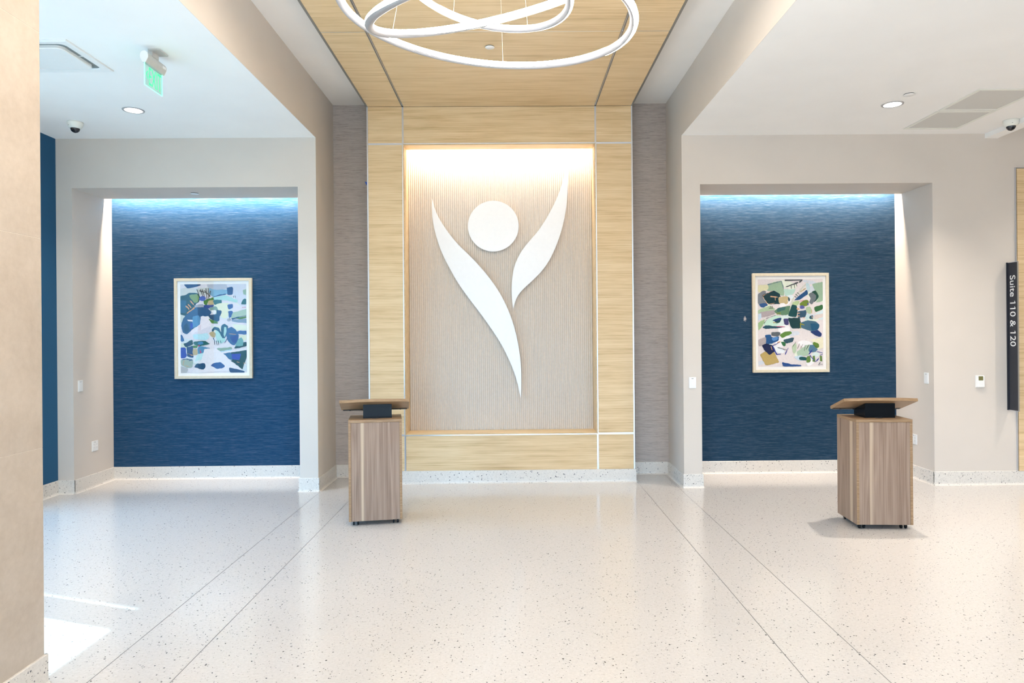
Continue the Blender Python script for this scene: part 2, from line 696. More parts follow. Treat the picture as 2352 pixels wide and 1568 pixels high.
# ceilings and the bulkheads between them
struct('ceiling_left', MB().box(XBL, XL - 0.002, YBACK, YB + 0.2, HL, HL + 0.06), 'ceiling', 'low white ceiling on the left')
struct('ceiling_right', MB().box(XR + 0.002, 5.407, YBACK, YB + 0.2, HL, HL + 0.06), 'ceiling', 'low white ceiling on the right')
struct('ceiling_center', MB().box(XL, XR, YBACK, YB + 0.2, HC, HC + 0.06), 'ceiling', 'high white ceiling beside the wood panels')
struct('ceiling_far_right', MB().box(5.56, XEND, YBACK, YW, 4.62, 4.68), 'ceiling', 'raised white ceiling at the far right')
struct('wall_bulkhead_left', MB().box(XL - 0.002, XL, YBACK, YB, HL, HC), 'paint', 'greige bulkhead above the left column')
struct('wall_bulkhead_right', MB().box(XR, XR + 0.002, YBACK, YB, HL, HC), 'paint', 'greige bulkhead above the right column')
t1 = MB()
t1.box(5.407, 5.555, YBACK, YW, HL - 0.052, 4.68)
struct('trim_1', t1, 'ceiling', 'white boxed edge between the right ceilings')
struct('roof_sun_seal', MB().box(XBL - 0.5, XEND + 0.3, YBACK - 0.3, YB + 0.5, 5.0, 5.2), 'masonry', 'unseen roof slab added to keep sun from leaking in')  # added above the ceilings to stop sun leaking through the gaps

# left wall: blue painted end, glazing nearer the camera
lw = MB()
lw.box(XBL - 0.2, XBL, 6.90, YB + 0.2, 0, HL)
struct('wall_left', lw, 'blue_paint', 'deep blue painted side wall at the left edge')
lw = MB()
lw.box(XBL - 0.2, XBL, YBACK, 6.90, 3.0, 5.0)
lw.box(XBL - 0.2, XBL, YBACK, 1.0, 0, 3.0)
lw.box(XBL - 0.2, XBL, 5.168, 5.331, 0, 3.0)
lw.box(XBL - 0.2, XBL, 6.90, YB + 0.2, HL, 5.0)
struct('wall_left_glazed', lw, 'paint', 'greige wall framing the left windows')
for i, (a, b) in enumerate(((1.0, 3.08), (3.08, 5.168), (5.331, 6.90))):
    fr = MB()
    for y in (a, b - 0.05):
        fr.box(XBL - 0.13, XBL - 0.07, y, y + 0.05, 0, 3.0)
    fr.box(XBL - 0.13, XBL - 0.07, a, b, 0, 0.06)
    fr.box(XBL - 0.13, XBL - 0.07, a, b, 2.95, 3.0)
    wnd = struct('window_%d' % (i + 1), fr, 'mullion', 'dark framed window in the left wall, %s' % ('nearest the storefront', 'the middle one', 'beside the blue wall')[i])
    MB().box(XBL - 0.103, XBL - 0.097, a + 0.05, b - 0.05, 0.06, 2.95).build('pane', 'tinted_glass', wnd)
struct('wall_sun_block', MB().box(-10.32, XBL - 0.2, 7.20, 7.5, 0, 9.0), 'masonry', 'unseen outside wall added to block sun from the far left window')  # added outside the view; its end cuts the sun streak on the floor

# right side and storefront behind the camera
struct('wall_right', MB().box(XEND, XEND + 0.2, YBACK, YB + 0.3, 0, 5.0), 'paint', 'greige wall closing the lobby on the right')
bw = MB()
bw.box(XBL - 0.2, -3.9, YBACK - 0.2, YBACK, 0, 5.0)
bw.box(5.1, XEND + 0.2, YBACK - 0.2, YBACK, 0, 5.0)
bw.box(-3.9, 5.1, YBACK - 0.2, YBACK, 3.2, 5.0)
struct('wall_behind', bw, 'paint', 'greige wall around the storefront behind the camera')
fr = MB()
for k in range(7):
    x = -3.9 + 1.5 * k
    fr.box(max(x - 0.03, -3.9), min(x + 0.03, 5.1), YBACK - 0.13, YBACK - 0.07, 0, 3.2)
fr.box(-3.9, 5.1, YBACK - 0.13, YBACK - 0.07, 0, 0.08)
fr.box(-3.9, 5.1, YBACK - 0.13, YBACK - 0.07, 2.3, 2.36)
fr.box(-3.9, 5.1, YBACK - 0.13, YBACK - 0.07, 3.14, 3.2)
wnd = struct('window_4', fr, 'mullion', 'storefront glazing behind the camera')
for k in range(6):
    x = -3.87 + 1.5 * k
    MB().box(x, x + 1.44, YBACK - 0.103, YBACK - 0.097, 0.08, 2.3).build('pane', 'glass', wnd)
    MB().box(x, x + 1.44, YBACK - 0.103, YBACK - 0.097, 2.36, 3.14).build('pane', 'glass', wnd)


# ------------------------------------------------------------------ baseboards with a coved foot
def baseboard(name, segs, label):
    mb = MB()
    prof = [(0, 0), (0.034, 0), (0.026, 0.0035), (0.0185, 0.009), (0.0135, 0.017), (0.012, 0.028), (0.012, ZB - 0.004), (0.009, ZB), (0, ZB)]
    for (x0, y0, x1, y1, nx, ny) in segs:
        vs = []
        for (px, py) in ((x0, y0), (x1, y1)):
            for d, z in prof:
                vs.append((px + nx * d, py + ny * d, z))
        n = len(prof)
        fs = [(i, i + 1, i + 1 + n, i + n) for i in range(n - 1)]
        mb.add(vs, fs + [tuple(range(n)), tuple(range(n, 2 * n))[::-1]])
    struct(name, mb, 'terrazzo_base', label)


e = 0.012
baseboard('baseboard_left', [(XBL, 6.9, XBL, YW, 1, 0), (XBL, YW, XN1 + e, YW, 0, -1)], 'speckled terrazzo baseboard along the blue side wall')
baseboard('baseboard_niche_left', [(XN1, YW - e + 0.001, XN1, YB, 1, 0), (XN1, YB, XN2, YB, 0, -1), (XN2, YW, XN2, YB, -1, 0)], 'speckled terrazzo baseboard inside the left niche')
baseboard('baseboard_column_left', [(XN2 - e, YW, XL + e, YW, 0, -1), (XL, YW - e + 0.001, XL, YB, 1, 0), (XL, YB, XFL, YB, 0, -1)], 'speckled terrazzo baseboard around the left column')
baseboard('baseboard_center', [(XFL - e, YF, XFR + e, YF, 0, -1), (XFL, YF - e + 0.001, XFL, YB, -1, 0), (XFR, YF - e + 0.001, XFR, YB, 1, 0)], 'speckled terrazzo baseboard under the wood panelling')
baseboard('baseboard_column_right', [(XR - e, YW, XM1 + e, YW, 0, -1), (XR, YW - e + 0.001, XR, YB, -1, 0), (XFR, YB, XR, YB, 0, -1)], 'speckled terrazzo baseboard around the right column')
baseboard('baseboard_niche_right', [(XM2, YW - e + 0.001, XM2, YB, -1, 0), (XM1, YB, XM2, YB, 0, -1), (XM1, YW, XM1, YB, 1, 0)], 'speckled terrazzo baseboard inside the right niche')
baseboard('baseboard_right', [(XM2 - e, YW, XEND, YW, 0, -1)], 'speckled terrazzo baseboard along the right wall')

# ------------------------------------------------------------------ tiled column in the left foreground
XC, YC = -2.378, 3.474
pc = MB().box(-3.05, XC - 0.0012, 2.2, YC - 0.0012, 0, HL)
col = struct('wall_column_tiled', pc, 'grout', 'beige stone tiled column in the left foreground')
rows = [(ZB - 0.01, 1.1985), (1.2005, 2.2555), (2.2575, 3.2955), (3.2975, HL)]
for z0, z1 in rows:
    MB().bbox(XC - 0.012, XC, 2.2, YC, z0, z1, 0.0012).build('tile', 'stone_tile', col)
    MB().bbox(-3.05, XC - 0.0125, YC - 0.012, YC, z0, z1, 0.0012).build('tile', 'stone_tile', col)
    MB().bbox(-3.06, -3.05, 2.2, YC, z0, z1, 0.0012).build('tile', 'stone_tile', col)
    MB().bbox(-3.05, XC - 0.0125, 2.188, 2.2, z0, z1, 0.0012).build('tile', 'stone_tile', col)
baseboard('baseboard_column_tiled', [(XC, 2.188, XC, YC + e, 1, 0), (-3.06, YC, XC + e - 0.001, YC, 0, 1), (-3.06, 2.188, -3.06, YC, -1, 0)], 'speckled terrazzo baseboard of the tiled foreground column')

# ------------------------------------------------------------------ feature wall: oak panels, steel trims, lit recess
XT1, XT2 = -1.272, 1.004                 # trim centre lines
TW = 0.020
RX1, RX2, RZ1, RZ2 = XP1 + TW, XP2 - TW, ZP1 + TW, ZP2 - TW   # clear recess
car = MB()
car.box(XFL + 0.004, RX1 - 0.012, YF + 0.016, YB, ZB, HW)
car.box(RX2 + 0.012, XFR - 0.004, YF + 0.016, YB, ZB, HW)
car.box(RX1 - 0.012, RX2 + 0.012, YF + 0.016, YB, ZB, RZ1 - 0.012)
car.box(RX1 - 0.012, RX2 + 0.012, YF + 0.016, 8.285, RZ2 + 0.012, HW)
car.box(RX1 - 0.012, RX2 + 0.012, 8.285, YB, 4.30, HW)
car.box(RX1 - 0.012, RX2 + 0.012, 8.435, YB, RZ1 - 0.012, 4.30)
feat = struct('wall_feature', car, 'oak', 'pale oak panelled feature wall with a lit recess')
g = 0.0
YP = YF + 0.016
zb2, zt2 = ZP1 + TW / 2, ZP2 - TW / 2
for x0, x1, z0, z1 in ((XFL + 0.016, XT1 - 0.010, zt2 + 0.010, HW - 0.002), (XT1 + 0.010, XT2 - 0.010, zt2 + 0.010, HW - 0.002), (XT2 + 0.010, XFR - 0.016, zt2 + 0.010, HW - 0.002),
                       (XFL + 0.016, XP1, zb2 + 0.010, zt2 - 0.010), (XP2, XFR - 0.016, zb2 + 0.010, zt2 - 0.010),
                       (XFL + 0.016, XT1 - 0.010, ZB, zb2 - 0.010), (XT1 + 0.010, XT2 - 0.010, ZB, zb2 - 0.010), (XT2 + 0.010, XFR - 0.016, ZB, zb2 - 0.010)):
    MB().bbox(x0, x1, YF, YP + 0.001, z0, z1, 0.0015).build('panel', 'oak', feat)
YT = YF - 0.004


def trim(x0, x1, z0, z1):
    MB().bbox(x0, x1, YT, YP + 0.002, z0, z1, 0.0015).build('trim_strip', 'steel_trim', feat)


def reveal_v(xc, z0, z1):
    """channel with two lips and a recessed centre"""
    mb = MB()
    mb.box(xc - 0.010, xc - 0.007, YF - 0.002, YP + 0.002, z0, z1)
    mb.box(xc + 0.007, xc + 0.010, YF - 0.002, YP + 0.002, z0, z1)
    mb.box(xc - 0.007, xc + 0.007, YF + 0.006, YP + 0.002, z0, z1)
    mb.build('trim_strip', 'steel_trim', feat)


def reveal_h(zc, x0, x1):
    mb = MB()
    mb.box(x0, x1, YF - 0.002, YP + 0.002, zc - 0.010, zc - 0.007)
    mb.box(x0, x1, YF - 0.002, YP + 0.002, zc + 0.007, zc + 0.010)
    mb.box(x0, x1, YF + 0.006, YP + 0.002, zc - 0.007, zc + 0.007)
    mb.build('trim_strip', 'steel_trim', feat)


trim(XFL, XFL + 0.016, ZB, HW - 0.002)
trim(XFR - 0.016, XFR, ZB, HW - 0.002)
reveal_v(XT1, ZP2, HW - 0.002)
reveal_v(XT2, ZP2, HW - 0.002)
reveal_v(XT1, ZB, ZP1)
reveal_v(XT2, ZB, ZP1)
reveal_h(zt2, XFL + 0.016, XP1)
reveal_h(zt2, XP2, XFR - 0.016)
reveal_h(zb2, XFL + 0.016, XP1)
reveal_h(zb2, XP2, XFR - 0.016)
trim(XP1, XP1 + 0.012, ZP1, ZP2)
trim(XP2 - 0.012, XP2, ZP1, ZP2)
trim(XP1 + 0.012, XP2 - 0.012, ZP1, ZP1 + 0.012)
trim(XP1 + 0.012, XP2 - 0.012, ZP2 - 0.012, ZP2)
for (x0, x1, y0, y1, z0, z1) in ((RX1 - 0.012, RX1, YP, 8.43, RZ1, RZ2 + 0.2), (RX2, RX2 + 0.012, YP, 8.43, RZ1, RZ2 + 0.2),
                                 (RX1 - 0.012, RX2 + 0.012, YP, 8.43, RZ1 - 0.012, RZ1), (RX1, RX2, YP, 8.285, RZ2, RZ2 + 0.012)):
    MB().box(x0, x1, y0, y1, z0, z1).build('reveal_panel', 'oak', feat)

# fluted panels inside the recess: ribs are real geometry
seams = [RZ1, 0.949, 1.868, 2.790, 3.716, 4.29]
pitch = (RX2 - RX1) / 92.0
for k in range(5):
    z0, z1 = seams[k] + 0.0004, seams[k + 1] - 0.0004
    prof = []
    for i in range(92):
        for j in range(6):
            a = j / 6.0
            x = RX1 + (i + a) * pitch
            prof.append((x, 8.410 - 0.0075 * math.sin(PI * a) ** 0.6))
    prof.append((RX2, 8.410))
    n = len(prof)
    mb = MB()
    vs = [(x, y, z0) for x, y in prof] + [(x, y, z1) for x, y in prof]
    mb.add(vs, [(i, i + 1, i + 1 + n, i + n) for i in range(n - 1)])
    vs = [(x, y, z0) for x, y in prof] + [(RX2, 8.434, z0), (RX1, 8.434, z0)]
    mb.add(vs, [tuple(range(n + 2))])
    vs = [(x, y, z1) for x, y in prof] + [(RX2, 8.434, z1), (RX1, 8.434, z1)]
    mb.add(vs, [tuple(range(n + 2))])
    mb.build('fluted_panel', 'flute', feat)

# ------------------------------------------------------------------ wood ceiling
cw = struct('ceiling_wood', MB().box(XFL + 0.05, XFR - 0.05, -2.0, YF - 0.001, HW + 0.020, HC), 'oak', 'oak panelled canopy ceiling')
ys = [YF - 0.001, 6.085, 4.09, 2.10, 0.10, -2.0]
for k in range(5):
    for x0, x1 in ((XFL + 0.016, XT1 - 0.012), (XT1 + 0.012, XT2 - 0.012), (XT2 + 0.012, XFR - 0.016)):
        MB().bbox(x0, x1, ys[k + 1] + 0.005, ys[k] - (0.005 if k else 0), HW, HW + 0.020, 0.0015).build('ceiling_panel', 'oak', cw)
for x in (XT1, XT2):
    mb = MB()
    mb.box(x - 0.012, x - 0.007, -2.0, YF - 0.001, HW - 0.002, HW + 0.020, 0)
    mb.box(x + 0.007, x + 0.012, -2.0, YF - 0.001, HW - 0.002, HW + 0.020, 0)
    mb.box(x - 0.007, x + 0.007, -2.0, YF - 0.001, HW + 0.010, HW + 0.020, 1)
    mb.build('ceiling_rail', ['dark_trim', 'steel_trim'], cw)
for x0, x1 in ((XFL - 0.004, XFL + 0.016), (XFR - 0.016, XFR + 0.004)):
    MB().box(x0, x1, -2.0, YF - 0.001, HW - 0.003, HW + 0.05).build('edge_trim', 'dark_trim', cw)
for y in ys[1:5]:
    MB().box(XFL + 0.016, XFR - 0.016, y - 0.005, y + 0.005, HW + 0.001, HW + 0.015).build('cross_strip', 'steel_trim', cw)


# ------------------------------------------------------------------ white emblem on the fluted panels
def smooth_closed(pts, corners, n=2):
    """Chaikin smoothing that keeps the given corner indices sharp"""
    P = [(p, i in corners) for i, p in enumerate(pts)]
    for _ in range(n):
        Q = []
        for i in range(len(P)):
            p, c = P[i]
            q, d = P[(i + 1) % len(P)]
            if c:
                Q.append((p, True))
            else:
                Q.append(((p[0] * .75 + q[0] * .25, p[1] * .75 + q[1] * .25), False))
            if not d:
                Q.append(((p[0] * .25 + q[0] * .75, p[1] * .25 + q[1] * .75), False))
        P = Q
    return [p for p, c in P]


leaf_a = [(992.5, 456.7), (992, 477.8), (993.5, 504.6), (998.3, 529.4), (1006.9, 560), (1019.3, 590.7), (1033.7, 617.5), (1045, 638.5), (1060, 661.7),
          (1081, 690.5), (1105.3, 722), (1129.5, 755.8), (1152.6, 791.6), (1169.5, 826.3), (1182, 856.8), (1190.5, 886.3), (1195.6, 914.5),
          (1197.3, 888.4), (1197.3, 852.6), (1194.7, 819), (1189.5, 785.3), (1181, 749.5), (1169.5, 715.8), (1152.6, 680), (1133.7, 650.5),
          (1112.6, 623.2), (1091.6, 600), (1074.8, 583), (1051.8, 561), (1032.7, 538), (1017.4, 516), (1006, 497), (998.3, 479.7)]
leaf_b = [(1302.9, 359.0), (1304, 378.3), (1304.8, 403), (1303.9, 439.5), (1301.6, 470), (1296.4, 502.6), (1288.2, 535.2), (1275.7, 569.6), (1261.5, 599.0),
          (1245, 622), (1226.5, 641), (1205.3, 660), (1192.6, 673.7), (1184.2, 688.4), (1178.7, 708.5), (1176.2, 690.5), (1175.2, 667.4), (1175.8, 646.3),
          (1177.9, 627.4), (1182, 609), (1189.6, 590.7), (1201, 571.5), (1218.3, 550.5), (1235.5, 531.4), (1250.9, 508.4), (1264.2, 485.4),
          (1275.7, 462.5), (1285.3, 439.5), (1293, 414.6), (1297.7, 391.7)]
emb = empty('wall_emblem', (-0.13, 8.36, 2.3))
tag(emb, 'white emblem of a round head between two curved leaf shapes on the fluted panel', 'emblem')
YE = 8.345


def emblem_part(name, pts):
    loc = Vector(emb.location)
    pw = [at_y(px, py, YE) - loc for px, py in pts]
    mb = MB().prism([(p.x, p.z) for p in pw], 'y', YE - loc.y, YE + 0.030 - loc.y)
    o = mb.build(name, 'white_metal', emb)
    # stand-off pins back to the fluted panel
    cx = sum(p.x for p in pw) / len(pw)
    cz = sum(p.z for p in pw) / len(pw)
    return o


emblem_part('leaf_shape', smooth_closed(leaf_a, {0, 16}))
emblem_part('leaf_shape', smooth_closed(leaf_b, {0, 14}))
emblem_part('head_disc', [(1133 + 58.3 * math.cos(a * PI / 48), 519 + 58.3 * math.sin(a * PI / 48)) for a in range(96)])
for (px, py) in ((1133, 490), (1133, 548), (1040, 590), (1160, 770), (1240, 570), (1290, 470)):
    p = at_y(px, py, 8.39) - Vector(emb.location)
    MB().lathe([(0.006, YE + 0.03 - emb.location.y), (0.006, 8.404 - emb.location.y)], 10, axis='y', xf=Matrix.Translation((p.x, 0, p.z))).build('standoff_pin', 'steel_trim', emb)

# ------------------------------------------------------------------ lecterns
def make_lectern(label):
    """local frame: front face (towards the camera) at y=0, x centred, depth to +y"""
    W, D, Z0, Z1 = 0.487, 0.412, 0.0435, 0.976
    root = empty('lectern', (0, 0, 0))
    tag(root, label, 'lectern', 'rolling lecterns')
    MB().bbox(-W / 2, W / 2, 0, D, Z1 - 0.026, Z1, 0.0015).build('cabinet_top', 'edge_band', root)
    for s in (-1, 1):
        x0, x1 = (-W / 2, -W / 2 + 0.024) if s < 0 else (W / 2 - 0.024, W / 2)
        sp = MB().bbox(x0, x1, 0.0015, D, Z0, Z1 - 0.026, 0.0012).build('side_panel', 'walnut', root)
        MB().box(x0 + 0.001, x1 - 0.001, 0.0003, 0.0016, Z0 + 0.001, Z1 - 0.027).build('edge_strip', 'edge_band', sp)
    MB().bbox(-W / 2 + 0.0245, W / 2 - 0.0245, 0.004, 0.024, Z0, Z1 - 0.0265, 0.001).build('front_panel', 'walnut', root)
    MB().box(-W / 2 + 0.0245, W / 2 - 0.0245, 0.03, D - 0.02, Z0 + 0.001, Z0 + 0.02).build('bottom_panel', 'walnut', root)
    for z in (0.40, 0.70):
        MB().box(-W / 2 + 0.0245, W / 2 - 0.0245, 0.026, D - 0.03, z, z + 0.018).build('shelf', 'walnut', root)
    # casters
    for sx in (-1, 1):
        for y in (0.055, D - 0.055):
            x = sx * (W / 2 - 0.062)
            c = MB()
            c.box(x - 0.018, x + 0.018, y - 0.022, y + 0.022, Z0 - 0.008, Z0)
            c.box(x - 0.016, x - 0.012, y - 0.014, y + 0.014, 0.016, Z0 - 0.006)
            c.box(x + 0.012, x + 0.016, y - 0.014, y + 0.014, 0.016, Z0 - 0.006)
            ca = c.build('caster', 'black_matte', root)
            for off in (-0.0195, 0.0195):
                MB().lathe([(0.010, -0.007), (0.0185, -0.007), (0.0195, -0.004), (0.0195, 0.004), (0.0185, 0.007), (0.010, 0.007)], 20, axis='x',
                           xf=Matrix.Translation((x + off, y, 0.0195))).build('wheel', 'black_gloss', ca)
    # black pedestal under the board; its top follows the board slope
    tilt = math.atan2(0.100, 0.31)
    zt = 1.157 - 0.026

    def zu(y):
        return zt - (y - 0.05) * math.tan(tilt)
    pts = [(0.122, Z1), (0.350, Z1), (0.350, zu(0.350) - 0.002), (0.122, zu(0.122) - 0.002)]
    MB().prism(pts, 'x', -0.112, 0.152).build('pedestal_box', 'black_gloss', root)
    cg = MB().bbox(-0.03, 0.03, 0.095, 0.121, Z1, Z1 + 0.006, 0.002)
    cg.bbox(-0.012, 0.012, 0.085, 0.10, Z1, Z1 + 0.004, 0.0015)
    cg.build('cable_plate', 'black_matte', root)
    # tilted reading board with a bowed front edge
    bw_, bd, th = 0.640, 0.325, 0.026
    outline = [(-bw_ / 2, 0.0)]
    for k in range(1, 16):
        t = k / 16.0
        outline.append((-bw_ / 2 + bw_ * t, -0.028 * math.sin(PI * t)))
    outline += [(bw_ / 2, 0.0), (bw_ / 2, bd), (-bw_ / 2, bd)]
    xf = Matrix.Translation((-0.004, 0.055, 1.157)) @ Matrix.Rotation(-tilt, 4, 'X')
    bo = MB().prism(outline, 'z', -th, 0.0, xf=xf).build('reading_board', 'edge_band', root)
    lip = MB()
    lip.bbox(-0.305, 0.305, bd - 0.002, bd + 0.004, -th - 0.004, 0.010, 0.001, xf=xf)
    lip.bbox(-0.305, 0.305, bd - 0.030, bd + 0.002, -th - 0.005, -th - 0.001, 0.001, xf=xf)
    lip.build('paper_stop', 'black_matte', bo)
    for x in (-0.24, -0.12, 0.12, 0.24):
        MB().lathe([(0.006, -th - 0.010), (0.006, -th - 0.004)], 10, xf=xf @ Matrix.Translation((x, bd - 0.018, 0))).build('screw', 'black_matte', bo)
    return root


lr = make_lectern('walnut lectern on the right in front of the right niche')
pr0, pr1 = at_z(1970.1, 1204.9, 0.0435), at_z(2096.4, 1205.7, 0.0435)
lr.location = ((pr0.x + pr1.x) / 2, (pr0.y + pr1.y) / 2, 0)
lr.rotation_euler.z = math.atan2(pr1.y - pr0.y, pr1.x - pr0.x)
ll = copy_tree(lr)
ll['label'] = 'walnut lectern on the left overlapping the corner of the wood panelling'
pl0, pl1 = at_z(804.1, 1198.5, 0.0435), at_z(921.9, 1191.8, 0.0435)
ll.location = ((pl0.x + pl1.x) / 2, (pl0.y + pl1.y) / 2, 0)
ll.rotation_euler.z = math.atan2(pl1.y - pl0.y, pl1.x - pl0.x)


# ------------------------------------------------------------------ framed abstract prints
def hexmat(h, gain=1.0, cache={}):
    key = (h, gain)
    if key not in cache:
        t = NT('print_' + h.lstrip('#'))
        c = tuple(x * gain * (0.55 + 0.45 * max(lin(h)[:3])) for x in lin(h)[:3]) + (1,)
        v = t.coords(scale=(60, 60, 60))
        nz = t.noise(v, 1.0, 4.0, 0.7, 1.0)
        d = tuple(x * 0.93 for x in c[:3]) + (1,)
        l = tuple(min(1, x * 1.06 + 0.004) for x in c[:3]) + (1,)
        cache[key] = t.fin(t.ramp(nz, [(0.35, d), (0.65, l)]), 0.7, 0, 0.2)
    return cache[key]


def stroke(p, q, w0):
    dx, dy = q[0] - p[0], q[1] - p[1]
    L = math.hypot(dx, dy) or 1
    nx, ny = -dy / L * w0 / 2, dx / L * w0 / 2
    return [(p[0] + nx, p[1] + ny), (q[0] + nx * .7, q[1] + ny * .7), (q[0] - nx * .7, q[1] - ny * .7), (p[0] - nx, p[1] - ny)]


